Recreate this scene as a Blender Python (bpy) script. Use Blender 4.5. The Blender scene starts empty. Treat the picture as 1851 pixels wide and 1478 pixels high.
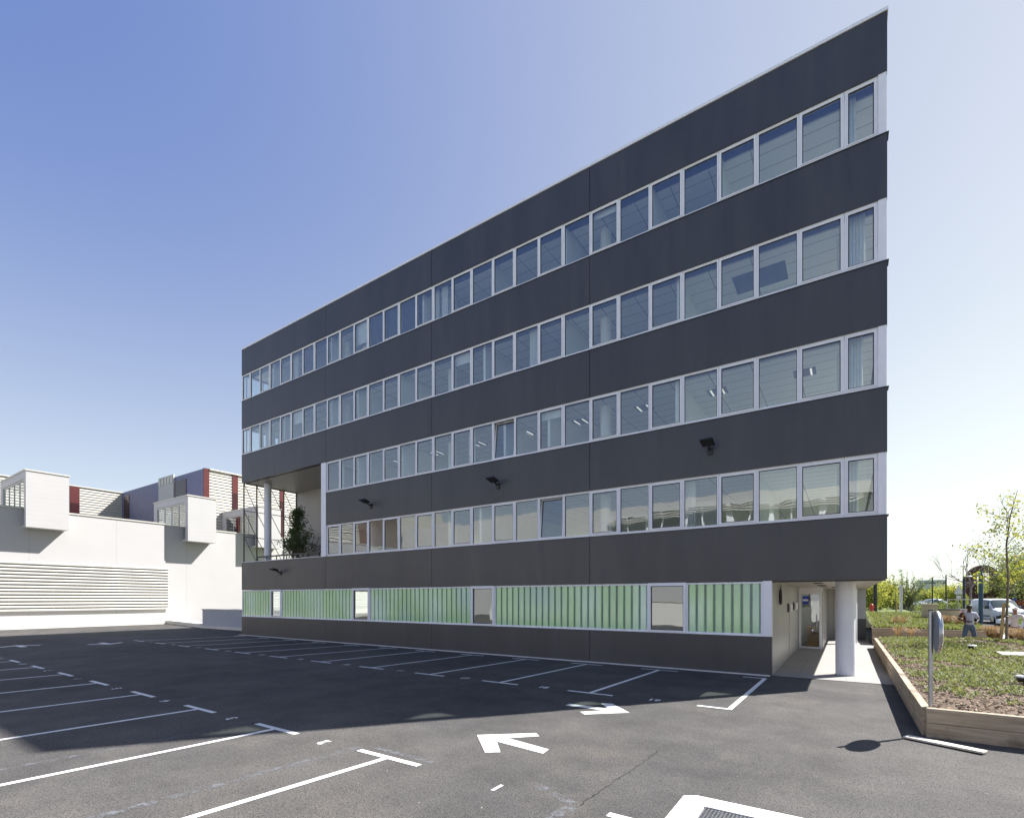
import bpy, bmesh, math, random
from mathutils import Vector, Matrix
R = math.radians
rng = random.Random(7)
# ------------------------------------------------------------------ camera, sky, sun, exposure
scn = bpy.context.scene
cam_d = bpy.data.cameras.new("camera"); cam = bpy.data.objects.new("camera", cam_d)
scn.collection.objects.link(cam); scn.camera = cam
cam.location = (0, 0, 2.2); cam.rotation_euler = (R(90), 0, R(33.9))
cam_d.sensor_fit = 'HORIZONTAL'; cam_d.sensor_width = 36; cam_d.lens = 17.504
cam_d.shift_y = 0.1848; cam_d.clip_start = 0.1; cam_d.clip_end = 3000

SUN = Vector((.605 * .7071, .796 * .7071, .7071)).normalized()
w = bpy.data.worlds.new("World"); scn.world = w; w.use_nodes = True
wn = w.node_tree; bg = wn.nodes["Background"]
sky = wn.nodes.new("ShaderNodeTexSky"); sky.sky_type = 'NISHITA'; sky.sun_disc = False
sky.sun_elevation = R(45); sky.sun_rotation = math.atan2(SUN.x, SUN.y)
sky.air_density = 1.0; sky.dust_density = 0.5; sky.ozone_density = 3.0; sky.altitude = 0
def wnode(t, **k):
    n = wn.nodes.new(t)
    for a_, v_ in k.items(): setattr(n, a_, v_)
    return n
EXPO = 1.27; GAIN = 2 ** -EXPO
# clear-sky model tinted cooler, plus the pale veil of haze low down and on the sun's side
tc = wnode("ShaderNodeTexCoord"); sx_ = wnode("ShaderNodeSeparateXYZ"); wn.links.new(tc.outputs['Generated'], sx_.inputs[0])
def wm(op, a, b=0.0, clamp=False):
    m_ = wnode("ShaderNodeMath", operation=op, use_clamp=clamp)
    for k_, v_ in ((0, a), (1, b)):
        if isinstance(v_, (int, float)): m_.inputs[k_].default_value = v_
        else: wn.links.new(v_, m_.inputs[k_])
    return m_.outputs[0]
hz = wm('POWER', wm('SUBTRACT', 1.0, sx_.outputs[2], True), 2.5)
dt = wnode("ShaderNodeVectorMath", operation='DOT_PRODUCT'); wn.links.new(tc.outputs['Generated'], dt.inputs[0]); dt.inputs[1].default_value = SUN
gz = wm('POWER', wm('MULTIPLY', wm('ADD', dt.outputs['Value'], 1.0), .5), 4.0)
def wscale(col, fac):
    v_ = wnode("ShaderNodeVectorMath", operation='SCALE'); v_.inputs[0].default_value = col
    if isinstance(fac, (int, float)): v_.inputs[3].default_value = fac
    else: wn.links.new(fac, v_.inputs[3])
    return v_.outputs[0]
def wvec(op, a, b):
    v_ = wnode("ShaderNodeVectorMath", operation=op)
    for k_, q_ in ((0, a), (1, b)):
        if isinstance(q_, tuple): v_.inputs[k_].default_value = q_
        else: wn.links.new(q_, v_.inputs[k_])
    return v_.outputs[0]
tot = wvec('ADD', wvec('MULTIPLY', sky.outputs[0], (.18, .18, .18)), wvec('ADD', wvec('ADD', wscale((9.0, 8.9, 4.8), hz), wscale((5.6, 5.1, 2.4), gz)), (.28, 1.25, 5.05)))
wn.links.new(tot, bg.inputs[0]); bg.inputs[1].default_value = 0.1 * GAIN
sl = bpy.data.lights.new("sun", 'SUN'); sl.energy = 5.0; sl.angle = R(0.55); sl.color = (1, .962, .92)
so = bpy.data.objects.new("sun", sl); scn.collection.objects.link(so)
so.rotation_euler = SUN.to_track_quat('Z', 'Y').to_euler()
scn.view_settings.view_transform = 'Standard'; scn.view_settings.look = 'None'
scn.view_settings.exposure = EXPO; scn.view_settings.gamma = 1.0
scn.cycles.use_denoising = True
scn.cycles.max_bounces = 10; scn.cycles.transparent_max_bounces = 24
scn.cycles.diffuse_bounces = 5; scn.cycles.glossy_bounces = 5
scn.cycles.sample_clamp_indirect = 6; scn.cycles.caustics_reflective = False

# ------------------------------------------------------------------ materials
def newmat(name):
    m = bpy.data.materials.new(name); m.use_nodes = True
    nt = m.node_tree; return m, nt, nt.nodes["Principled BSDF"]
def coord(nt): return nt.nodes.new("ShaderNodeTexCoord").outputs['Object']
def worldpos(nt): return nt.nodes.new("ShaderNodeNewGeometry").outputs['Position']
def noise(nt, vec, scale, detail=4, rough=.6, scl=None):
    n = nt.nodes.new("ShaderNodeTexNoise"); n.inputs['Scale'].default_value = scale
    n.inputs['Detail'].default_value = detail; n.inputs['Roughness'].default_value = rough
    if scl:
        mp = nt.nodes.new("ShaderNodeMapping"); mp.inputs['Scale'].default_value = scl
        nt.links.new(vec, mp.inputs[0]); vec = mp.outputs[0]
    nt.links.new(vec, n.inputs['Vector']); return n.outputs['Fac']
def ramp(nt, fac, stops):
    r = nt.nodes.new("ShaderNodeValToRGB"); e = r.color_ramp.elements
    while len(e) < len(stops): e.new(.5)
    for el, (p, c) in zip(e, stops):
        el.position = p; el.color = (*c, 1) if len(c) == 3 else c
    nt.links.new(fac, r.inputs[0]); return r.outputs[0]
def mix(nt, fac, a, b, mode='MIX'):
    m = nt.nodes.new("ShaderNodeMix"); m.data_type = 'RGBA'; m.blend_type = mode
    for k, v in ((0, fac), (6, a), (7, b)):
        if isinstance(v, (int, float)): m.inputs[k].default_value = v
        elif isinstance(v, tuple): m.inputs[k].default_value = (*v, 1) if len(v) == 3 else v
        else: nt.links.new(v, m.inputs[k])
    return m.outputs[2]
def math_(nt, op, a, b=0.0, clamp=False):
    m = nt.nodes.new("ShaderNodeMath"); m.operation = op; m.use_clamp = clamp
    for k, v in ((0, a), (1, b)):
        if isinstance(v, (int, float)): m.inputs[k].default_value = v
        else: nt.links.new(v, m.inputs[k])
    return m.outputs[0]
def bump(nt, bsdf, h, strength, dist):
    b = nt.nodes.new("ShaderNodeBump"); b.inputs['Strength'].default_value = strength
    b.inputs['Distance'].default_value = dist
    nt.links.new(h, b.inputs['Height']); nt.links.new(b.outputs[0], bsdf.inputs['Normal']); return b
def plain(name, col, rough=.5, metal=0, var=.12, scale=3.0, bumps=0.0, spec=.5):
    m, nt, b = newmat(name); p = worldpos(nt)
    f = noise(nt, p, scale, 5)
    lo = tuple(c * (1 - var) for c in col); hi = tuple(min(1, c * (1 + var)) for c in col)
    nt.links.new(ramp(nt, f, [(.3, lo), (.7, hi)]), b.inputs['Base Color'])
    b.inputs['Roughness'].default_value = rough; b.inputs['Metallic'].default_value = metal
    b.inputs['Specular IOR Level'].default_value = spec
    if bumps: bump(nt, b, noise(nt, p, scale * 12, 4), bumps, .01)
    return m

def m_asphalt():
    m, nt, b = newmat("asphalt"); p = worldpos(nt)
    big = noise(nt, p, .16, 5, .65); mid = noise(nt, p, 1.1, 5, .6)
    c = ramp(nt, big, [(.32, (.084, .083, .082)), (.5, (.116, .112, .107)), (.68, (.148, .141, .131))])
    tan = noise(nt, p, .55, 6, .7)
    c = mix(nt, ramp(nt, tan, [(.54, (0, 0, 0)), (.72, (.45, .45, .45))]), c, (.155, .135, .11))
    c = mix(nt, .55, c, ramp(nt, mid, [(.3, (.68, .68, .68)), (.7, (1.28, 1.28, 1.28))]), 'MULTIPLY')
    v = nt.nodes.new("ShaderNodeTexVoronoi"); v.inputs['Scale'].default_value = 85
    nt.links.new(p, v.inputs['Vector'])
    agg = ramp(nt, v.outputs['Distance'], [(.0, (1.4, 1.39, 1.37)), (.32, (1.0, 1.0, 1.0)), (.75, (.5, .5, .51))])
    c = mix(nt, .95, c, agg, 'MULTIPLY')
    g2 = noise(nt, p, 38, 3, .7); c = mix(nt, ramp(nt, noise(nt, p, .35, 3), [(.35, (.15, .15, .15)), (.65, (.8, .8, .8))]), c, ramp(nt, g2, [(.34, (.55, .55, .56)), (.5, (1, 1, 1)), (.66, (1.35, 1.34, 1.32))]), 'MULTIPLY')
    g = noise(nt, p, 240, 2); c = mix(nt, .5, c, ramp(nt, g, [(.3, (.5, .5, .5)), (.7, (1.5, 1.5, 1.5))]), 'MULTIPLY')
    sp = noise(nt, p, 14, 3, .5)
    c = mix(nt, ramp(nt, sp, [(.735, (0, 0, 0)), (.77, (.7, .7, .7))]), c, (.34, .32, .29))
    dk = noise(nt, p, 6.5, 4, .6)
    c = mix(nt, ramp(nt, dk, [(.22, (.6, .6, .6)), (.30, (0, 0, 0))]), c, (.035, .034, .034))
    nt.links.new(c, b.inputs['Base Color']); b.inputs['Roughness'].default_value = .82
    b.inputs['Specular IOR Level'].default_value = .12
    bump(nt, b, v.outputs['Distance'], .55, .006); return m
def m_panel():
    m, nt, b = newmat("dark_cladding"); p = worldpos(nt)
    a = noise(nt, p, .9, 5, .6, (1, 1, .22)); s = noise(nt, p, 3.5, 6, .62, (1, 1, .12))
    c = ramp(nt, a, [(.3, (.042, .043, .047)), (.7, (.060, .060, .064))])
    c = mix(nt, .5, c, ramp(nt, s, [(.3, (.76, .76, .76)), (.7, (1.22, 1.22, 1.22))]), 'MULTIPLY')
    sp = noise(nt, p, 9, 2, .4); c = mix(nt, ramp(nt, sp, [(.80, (0, 0, 0)), (.83, (.5, .5, .5))]), c, (.3, .3, .3))
    nt.links.new(c, b.inputs['Base Color']); b.inputs['Roughness'].default_value = .5
    b.inputs['Specular IOR Level'].default_value = .62
    r = ramp(nt, s, [(.3, (.33, .33, .33)), (.7, (.48, .48, .48))]); nt.links.new(r, b.inputs['Roughness'])
    bump(nt, b, noise(nt, p, 60, 3), .06, .004); return m
def m_glass(name="window_glass", tint=(.97, 1, .985), f0=.125, wob=.0026):
    m, nt, b = newmat(name); nt.nodes.remove(b); out = nt.nodes["Material Output"]
    tr = nt.nodes.new("ShaderNodeBsdfTransparent"); tr.inputs[0].default_value = (*tint, 1)
    gl = nt.nodes.new("ShaderNodeBsdfGlossy"); gl.inputs['Roughness'].default_value = 0.0
    gl.inputs[0].default_value = (.93, .96, 1, 1)
    ge = nt.nodes.new("ShaderNodeNewGeometry"); dp = nt.nodes.new("ShaderNodeVectorMath"); dp.operation = 'DOT_PRODUCT'
    nt.links.new(ge.outputs['Normal'], dp.inputs[0]); nt.links.new(ge.outputs['Incoming'], dp.inputs[1])
    cs = math_(nt, 'SUBTRACT', 1.0, math_(nt, 'ABSOLUTE', dp.outputs['Value']), True)
    fac_ = math_(nt, 'ADD', f0, math_(nt, 'MULTIPLY', 1 - f0, math_(nt, 'POWER', cs, 4.0)), True)
    mx = nt.nodes.new("ShaderNodeMixShader")
    bp = nt.nodes.new("ShaderNodeBump"); bp.inputs['Strength'].default_value = 1; bp.inputs['Distance'].default_value = wob
    nt.links.new(noise(nt, worldpos(nt), 1.5, 1, .4), bp.inputs['Height'])
    nt.links.new(bp.outputs[0], gl.inputs['Normal'])
    nt.links.new(fac_, mx.inputs[0]); nt.links.new(tr.outputs[0], mx.inputs[1])
    nt.links.new(gl.outputs[0], mx.inputs[2]); nt.links.new(mx.outputs[0], out.inputs[0]); return m
def m_uglass():
    m, nt, b = newmat("green_channel_glass"); p = worldpos(nt)
    sx = nt.nodes.new("ShaderNodeSeparateXYZ"); nt.links.new(p, sx.inputs[0])
    n1 = noise(nt, p, .5, 2, .5, (1, .01, .6))
    n2 = noise(nt, p, 2.6, 2, .5, (1, .01, .05))
    c = ramp(nt, n1, [(.3, (.38, .62, .46)), (.5, (.40, .68, .32)), (.7, (.56, .78, .60))])
    c = mix(nt, .6, c, ramp(nt, n2, [(.3, (.84, .92, .88)), (.7, (1.06, 1.06, 1.02))]), 'MULTIPLY')
    nt.links.new(c, b.inputs['Base Color']); b.inputs['Roughness'].default_value = .16
    b.inputs['Specular IOR Level'].default_value = .8
    b.inputs['Coat Weight'].default_value = .35; b.inputs['Coat IOR'].default_value = 1.9; b.inputs['Coat Roughness'].default_value = .08
    bump(nt, b, noise(nt, p, 2.0, 2, .4, (1, 1, .3)), .15, .02)
    return m
def m_wood(name, ca, cb, axis=0):
    m, nt, b = newmat(name); p = worldpos(nt)
    scl = (.35, 6, 6) if axis == 0 else (6, .35, 6)
    f = noise(nt, p, 3.2, 8, .68, scl); st = noise(nt, p, 1.7, 5, .65)
    c = ramp(nt, f, [(.32, ca), (.66, cb)])
    c = mix(nt, ramp(nt, st, [(.52, (0, 0, 0)), (.68, (.8, .8, .8))]), c, tuple(x * .42 for x in ca))
    nt.links.new(c, b.inputs['Base Color']); b.inputs['Roughness'].default_value = .78
    bump(nt, b, f, .5, .01); return m
def m_leaf(name, stops, trans=.45, scale=2.2):
    m, nt, b = newmat(name); out = nt.nodes["Material Output"]; p = worldpos(nt)
    n = noise(nt, p, scale, 4, .75)
    c = ramp(nt, n, [(.28, stops[0]), (.5, stops[1]), (.72, stops[2])])
    nt.links.new(c, b.inputs['Base Color']); b.inputs['Roughness'].default_value = .6; b.inputs['Specular IOR Level'].default_value = .22
    tl = nt.nodes.new("ShaderNodeBsdfTranslucent")
    nt.links.new(mix(nt, 1.0, c, (1.35, 1.3, .75), 'MULTIPLY'), tl.inputs[0])
    mx = nt.nodes.new("ShaderNodeMixShader"); mx.inputs[0].default_value = trans
    nt.links.new(b.outputs[0], mx.inputs[1]); nt.links.new(tl.outputs[0], mx.inputs[2])
    nt.links.new(mx.outputs[0], out.inputs[0]); return m
def m_seamed(name, col, px, pz, rough=.45, depth=.35, var=.04, line=.012, axes=(1, 2)):
    # cladding sheets with thin joints every px (along wall) and pz (height)
    m, nt, b = newmat(name); p = worldpos(nt)
    s = nt.nodes.new("ShaderNodeSeparateXYZ"); nt.links.new(p, s.inputs[0])
    def joint(o, per):
        f = math_(nt, 'FRACT', math_(nt, 'DIVIDE', o, per)); d = math_(nt, 'ABSOLUTE', math_(nt, 'SUBTRACT', f, .5))
        return math_(nt, 'GREATER_THAN', d, .5 - line / per)
    j = None
    for o, per in ((s.outputs[axes[0]], px), (s.outputs[axes[1]], pz)):
        if per: 
            q = joint(o, per); j = q if j is None else math_(nt, 'MAXIMUM', j, q)
    f = noise(nt, p, .7, 5, .6)
    c = ramp(nt, f, [(.3, tuple(x * (1 - var) for x in col)), (.7, tuple(min(1, x * (1 + var)) for x in col))])
    if j is not None: c = mix(nt, math_(nt, 'MULTIPLY', j, depth), c, tuple(x * .3 for x in col))
    nt.links.new(c, b.inputs['Base Color']); b.inputs['Roughness'].default_value = rough; return m
def m_glow(name, col, strength):
    m, nt, b = newmat(name); b.inputs['Base Color'].default_value = (*col, 1)
    b.inputs['Emission Color'].default_value = (*col, 1); b.inputs['Emission Strength'].default_value = strength; return m
def m_paint():
    m, nt, b = newmat("road_paint"); p = worldpos(nt)
    f = noise(nt, p, 30, 5, .7); g = noise(nt, p, 2, 4)
    c = ramp(nt, g, [(.3, (.68, .69, .68)), (.7, (.80, .80, .78))])
    c = mix(nt, ramp(nt, f, [(.63, (0, 0, 0)), (.70, (.8, .8, .8))]), c, (.2, .2, .19))
    nt.links.new(c, b.inputs['Base Color']); b.inputs['Roughness'].default_value = .65
    bump(nt, b, noise(nt, p, 120, 2), .3, .003); return m
def m_faded(name, col, lo, hi):
    m, nt, b = newmat(name); p = worldpos(nt); out = nt.nodes["Material Output"]
    b.inputs['Base Color'].default_value = (*col, 1); b.inputs['Roughness'].default_value = .85
    tr = nt.nodes.new("ShaderNodeBsdfTransparent"); mx = nt.nodes.new("ShaderNodeMixShader")
    f = ramp(nt, noise(nt, p, 7, 7, .8), [(lo, (0, 0, 0)), (hi, (.8, .8, .8))])
    nt.links.new(f, mx.inputs[0]); nt.links.new(tr.outputs[0], mx.inputs[1]); nt.links.new(b.outputs[0], mx.inputs[2])
    nt.links.new(mx.outputs[0], out.inputs[0]); return m

M = {}
M['asphalt'] = m_asphalt(); M['panel'] = m_panel(); M['glass'] = m_glass(); M['uglass'] = m_uglass()
M['frame'] = plain('white_aluminium', (.84, .85, .88), .35, 0, .03)
M['gasket'] = plain('black_gasket', (.015, .016, .02), .5)
M['steel'] = plain('galvanised_steel', (.42, .43, .44), .38, .85, .12, 8)
M['darksteel'] = plain('dark_painted_steel', (.022, .022, .024), .45, 0, .2, 8)
M['railsteel'] = plain('olive_steel', (.10, .095, .07), .5, .2, .15, 5)
M['ceil'] = m_seamed('ceiling_tiles', (.90, .91, .88), 1.2, .6, .85, .75, .02, .014, (0, 1))
M['inwall'] = plain('interior_white_wall', (.80, .82, .80), .8, 0, .03)
M['infloor'] = plain('interior_carpet', (.60, .60, .58), .9, 0, .1)
M['pocket'] = plain('pocket_and_dark_room_grey', (.16, .17, .20), .8)
M['greyrib'] = plain('grey_green_rib', (.30, .36, .33), .4)
M['lowwall'] = plain('grey_blue_render', (.40, .42, .46), .7, 0, .05)
M['mirrorback'] = plain('grey_mirror_back', (.20, .22, .25), .4)
M['darkroom'] = plain('dark_room_navy', (.03, .035, .05), .8)  # sheet colour standing in for the darkness of unlit rooms
M['curtain'] = plain('pale_blind_fabric', (.62, .64, .62), .9, 0, .06, 9)
M['colpaint'] = plain('pale_column_paint', (.72, .73, .76), .42, 0, .04, 2)
M['beige'] = m_seamed('beige_metal_cladding', (.36, .345, .315), 0, 0, .38, .3, .05)
M['ribbed'] = m_seamed('ribbed_beige_cladding', (.44, .42, .385), .3, 0, .5, .5, .05, .02, (0, 2))
M['soffit'] = m_seamed('beige_soffit_panels', (.42, .39, .34), 1.25, 0, .5, .35, .04, .008, (0, 1))
M['paver'] = m_seamed('pale_concrete_paving', (.30, .285, .27), 1.15, 1.15, .8, .35, .06, .008, (0, 1))
M['white'] = m_seamed('white_wall_panels', (.45, .443, .44), 5.3, 0, .55, .25, .02, .02)
M['whiteclad'] = m_seamed('white_ribbed_cladding', (.45, .443, .44), 0, .33, .5, .13, .02, .012)
M['louvre'] = plain('ivory_louvre_metal', (.55, .535, .49), .5, 0, .03)
M['louvreback'] = plain('louvre_shadow_lining', (.46, .44, .39), .8)
M['violet'] = m_seamed('violet_metal_cladding', (.125, .125, .235), 2.6, .33, .45, .35, .07, .015, (0, 2))
M['maroon'] = plain('maroon_glazed_panel', (.04, .009, .011), .2, 0, .2, 1.2)
M['red'] = plain('bright_red_panel', (.10, .022, .022), .3, 0, .1)
M['brown'] = plain('brown_metal_cladding', (.12, .075, .06), .5)
M['concrete'] = plain('white_concrete', (.72, .70, .66), .85, 0, .08, 4, .25)
M['kerbc'] = plain('kerb_concrete', (.66, .64, .58), .85, 0, .08, 2.2, .2)
M['stone'] = m_seamed('beige_stone', (.52, .44, .32), .5, .25, .85, .3, .08)
M['paint'] = m_paint()
M['faded'] = m_faded('scraped_paint_residue', (.20, .21, .23), .46, .62)
M['crack'] = plain('crack_tar', (.02, .019, .018), .9)
M['woodx'] = m_wood('timber_sleeper', (.27, .205, .135), (.47, .39, .285), 0)
M['woody'] = m_wood('timber_sleeper_side', (.27, .205, .135), (.47, .39, .285), 1)
M['woodpale'] = m_wood('pale_pine_board', (.58, .52, .42), (.74, .69, .60), 0)
M['stake'] = m_wood('pine_stake', (.45, .30, .12), (.60, .44, .22), 1)
M['bark'] = plain('bark', (.14, .11, .085), .9, 0, .35, 9, .4)
M['greybark'] = plain('grey_bark', (.20, .17, .15), .9, 0, .3, 9, .4)
M['soil'] = plain('bark_mulch_soil', (.135, .095, .065), .95, 0, .6, 14, 1.0)
M['chips'] = plain('bark_chips', (.27, .20, .135), .9, 0, .7, 22)
M['grass'] = plain('grass_verge', (.11, .15, .035), .95, 0, .5, 2.5, .6)
M['cover'] = m_leaf('ground_cover_leaves', [(.11, .135, .045), (.19, .22, .085), (.30, .32, .16)], .3, 5)
M['drygrass'] = m_leaf('bronze_sedge', [(.24, .16, .10), (.36, .25, .17), (.50, .38, .28)], .3, 6)
M['leafyellow'] = m_leaf('yellow_green_leaves', [(.15, .18, .045), (.28, .31, .08), (.46, .43, .13)], .45, 1.6)
M['leafgreen'] = m_leaf('fresh_green_leaves', [(.08, .12, .04), (.16, .20, .07), (.26, .30, .12)], .4, 1.6)
M['leafwillow'] = m_leaf('willow_leaves', [(.07, .11, .035), (.17, .22, .09), (.34, .38, .22)], .35, 1.3)
M['leafdark'] = m_leaf('dark_green_leaves', [(.04, .065, .025), (.075, .11, .04), (.13, .17, .06)], .3, 2)
M['flower'] = plain('pink_flowers', (.45, .12, .22), .7)
M['skin'] = plain('dark_skin', (.10, .055, .035), .55); M['skin2'] = plain('tanned_skin', (.32, .17, .11), .55)
M['shirt'] = plain('pale_blue_shirt', (.50, .52, .66), .85); M['tee'] = plain('white_tee', (.68, .62, .60), .85)
M['vestm'] = plain('maroon_vest', (.09, .03, .035), .8); M['vestl'] = plain('lime_safety_vest', (.45, .72, .05), .7)
M['orange'] = plain('orange_tape', (.85, .42, .03), .6); M['tape'] = plain('grey_reflective_tape', (.35, .37, .38), .4)
M['jeans'] = plain('blue_denim', (.10, .15, .24), .9, 0, .25, 20); M['trouser'] = plain('grey_trousers', (.17, .17, .18), .9)
M['hair'] = plain('black_hair', (.012, .01, .009), .7); M['cap'] = plain('pale_cap', (.52, .52, .5), .8)
M['shoe'] = plain('dark_shoe', (.03, .028, .025), .6)
M['carwhite'] = plain('white_car_paint', (.78, .79, .80), .18, 0, .02); M['carblue'] = plain('silver_blue_car_paint', (.42, .50, .62), .2, .3, .03)
M['carred'] = plain('red_truck_paint', (.42, .03, .035), .25); M['tyre'] = plain('tyre_rubber', (.02, .02, .02), .85)
M['plastic'] = plain('black_bumper_plastic', (.03, .032, .035), .6); M['chrome'] = plain('silver_rim', (.55, .56, .57), .25, .9)
M['carglass'] = plain('tinted_car_glass', (.035, .05, .05), .06, 0, .2, 2, 0, .9); M['lamp'] = plain('headlight_lens', (.75, .77, .8), .1)
M['rust'] = plain('rust_brown_steel', (.11, .045, .04), .65, 0, .25, 2, .2)
M['teal'] = plain('teal_post_paint', (.02, .07, .11), .4); M['navy'] = plain('navy_post_paint', (.012, .02, .05), .4)
M['postgrey'] = plain('pale_post_paint', (.58, .58, .60), .4); M['redpaint'] = plain('hydrant_red', (.55, .05, .02), .4)
M['blue'] = plain('blue_sign', (.02, .06, .45), .4); M['mirror'] = plain('mirror_polish', (.9, .92, .95), .04, 1, .01)
M['tube'] = m_glow('fluorescent_tube', (1, .97, .88), .28)
M['backglass'] = m_glass('opposite_glass', (.3, .34, .34), .05, .0)
M['roofgravel'] = plain('roof_gravel', (.35, .34, .32), .95, 0, .2, 10)
M['redbrown'] = M['brown']

# ------------------------------------------------------------------ mesh helpers
COL = scn.collection
class MB:
    def __init__(s): s.v = []; s.f = []; s.m = []; s.cur = 0; s.sm = []
    def add(s, vs, fs, smooth=False):
        o = len(s.v); s.v += [tuple(v) for v in vs]
        for f in fs: s.f.append([i + o for i in f]); s.m.append(s.cur); s.sm.append(smooth)
    def mat(s, i): s.cur = i; return s
    def box(s, x0, x1, y0, y1, z0, z1):
        if x0 > x1: x0, x1 = x1, x0
        if y0 > y1: y0, y1 = y1, y0
        if z0 > z1: z0, z1 = z1, z0
        s.add([(x, y, z) for x in (x0, x1) for y in (y0, y1) for z in (z0, z1)],
              [(0, 1, 3, 2), (4, 6, 7, 5), (0, 4, 5, 1), (2, 3, 7, 6), (0, 2, 6, 4), (1, 5, 7, 3)]); return s
    def obox(s, c, sx, sy, sz, rot=None):
        vs = [Vector((x * sx / 2, y * sy / 2, z * sz / 2)) for x in (-1, 1) for y in (-1, 1) for z in (-1, 1)]
        if rot is not None: vs = [rot @ v for v in vs]
        c = Vector(c)
        s.add([v + c for v in vs], [(0, 1, 3, 2), (4, 6, 7, 5), (0, 4, 5, 1), (2, 3, 7, 6), (0, 2, 6, 4), (1, 5, 7, 3)]); return s
    def tube(s, pts, radii, n=10, cap=True, smooth=True):
        pts = [Vector(p) for p in pts]
        if isinstance(radii, (int, float)): radii = [radii] * len(pts)
        vs = []; fs = []
        for i, p in enumerate(pts):
            d = (pts[min(i + 1, len(pts) - 1)] - pts[max(i - 1, 0)])
            d = d.normalized() if d.length else Vector((0, 0, 1))
            a = d.cross(Vector((0, 0, 1))) if abs(d.z) < .95 else d.cross(Vector((1, 0, 0)))
            a.normalize(); b = d.cross(a)
            for k in range(n):
                t = 2 * math.pi * k / n; vs.append(p + (a * math.cos(t) + b * math.sin(t)) * radii[i])
        for i in range(len(pts) - 1):
            for k in range(n):
                fs.append((i * n + k, i * n + (k + 1) % n, (i + 1) * n + (k + 1) % n, (i + 1) * n + k))
        s.add(vs, fs, smooth)
        if cap:
            L = len(pts) - 1
            s.add([vs[k] for k in range(n)], [tuple(reversed(range(n)))]); s.add([vs[L * n + k] for k in range(n)], [tuple(range(n))])
        return s
    def ell(s, c, rx, ry, rz, n=12, m=8, rot=None):
        vs = []; c = Vector(c)
        for j in range(m + 1):
            ph = math.pi * j / m
            for k in range(n):
                t = 2 * math.pi * k / n
                v = Vector((rx * math.sin(ph) * math.cos(t), ry * math.sin(ph) * math.sin(t), rz * math.cos(ph)))
                if rot is not None: v = rot @ v
                vs.append(v + c)
        s.add(vs, [(j * n + k, (j + 1) * n + k, (j + 1) * n + (k + 1) % n, j * n + (k + 1) % n) for j in range(m) for k in range(n)], True); return s
    def poly(s, pts, z, th=0.0):
        n = len(pts)
        if not th: s.add([(x, y, z) for x, y in pts], [tuple(range(n))]); return s
        s.add([(x, y, z) for x, y in pts] + [(x, y, z + th) for x, y in pts],
              [tuple(reversed(range(n))), tuple(range(n, 2 * n))] + [(i, (i + 1) % n, n + (i + 1) % n, n + i) for i in range(n)]); return s
    def prism(s, pts, fn):       # pts 2-D outline, fn(p, side) -> 3-D for side 0/1
        n = len(pts)
        s.add([fn(p, 0) for p in pts] + [fn(p, 1) for p in pts],
              [tuple(reversed(range(n))), tuple(range(n, 2 * n))] + [(i, (i + 1) % n, n + (i + 1) % n, n + i) for i in range(n)]); return s
    def build(s, name, mats, parent=None, bevel=0, fix=True):
        me = bpy.data.meshes.new(name); me.from_pydata(s.v, [], s.f)
        if not isinstance(mats, (list, tuple)): mats = [mats]
        for mm in mats: me.materials.append(M[mm] if isinstance(mm, str) else mm)
        me.polygons.foreach_set('material_index', s.m); me.polygons.foreach_set('use_smooth', s.sm)
        if fix:
            bm = bmesh.new(); bm.from_mesh(me); bmesh.ops.recalc_face_normals(bm, faces=bm.faces)
            bm.to_mesh(me); bm.free()
        me.update()
        o = bpy.data.objects.new(name, me); COL.objects.link(o)
        if parent is not None:
            o.parent = parent; o.matrix_parent_inverse = Matrix.Translation(parent.location).inverted() if parent.rotation_euler.z == 0 else Matrix.Identity(4)
        if bevel:
            b = o.modifiers.new("bevel", 'BEVEL'); b.width = bevel; b.segments = 2; b.limit_method = 'ANGLE'
        return o
def tag(o, label=None, cat=None, group=None, kind=None):
    if label: o['label'] = label
    if cat: o['category'] = cat
    if group: o['group'] = group
    if kind: o['kind'] = kind
    return o
def empty(name, loc, label, cat, group=None, rz=0):
    o = bpy.data.objects.new(name, None); COL.objects.link(o); o.location = loc; o.rotation_euler = (0, 0, rz)
    o.empty_display_size = .2
    return tag(o, label, cat, group)
def local(parent, mb, name, mats, bevel=0):       # geometry given in the parent's own frame
    o = mb.build(name, mats, None, bevel); o.parent = parent; return o
def copy_tree(o, parent=None):
    c = o.copy(); COL.objects.link(c)
    if parent is not None: c.parent = parent
    for ch in list(o.children):
        copy_tree(ch, c)
    return c

# ------------------------------------------------------------------ ground
def hgt(x, y):
    if x < .9 and y < 60: return 0.0
    t = min(max((y - 29) / 23, 0), 1)
    return .34 * t + .45 * min(max((y - 52) / 60, 0), 1)
def sheet(name, x0, x1, y0, y1, nx, ny, dz, mat, kind='structure'):
    mb = MB(); vs = []
    for j in range(ny + 1):
        for i in range(nx + 1):
            x = x0 + (x1 - x0) * i / nx; y = y0 + (y1 - y0) * j / ny
            vs.append((x, y, hgt(x, y) + dz))
    mb.add(vs, [(j * (nx + 1) + i, j * (nx + 1) + i + 1, (j + 1) * (nx + 1) + i + 1, (j + 1) * (nx + 1) + i) for j in range(ny) for i in range(nx)], True)
    o = mb.build(name, mat); tag(o, kind=kind); return o
o = sheet('ground', -700, 900, -500, 1300, 80, 90, -.12, 'grass')
g = MB(); g.poly([(-50, -26), (30, -26), (30, 28.9), (-50, 28.9)], 0.0)
tag(g.build('car_park', 'asphalt'), kind='structure')
g = sheet('road', .95, 60, 28.9, 80, 30, 26, 0.0, 'asphalt')

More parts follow.
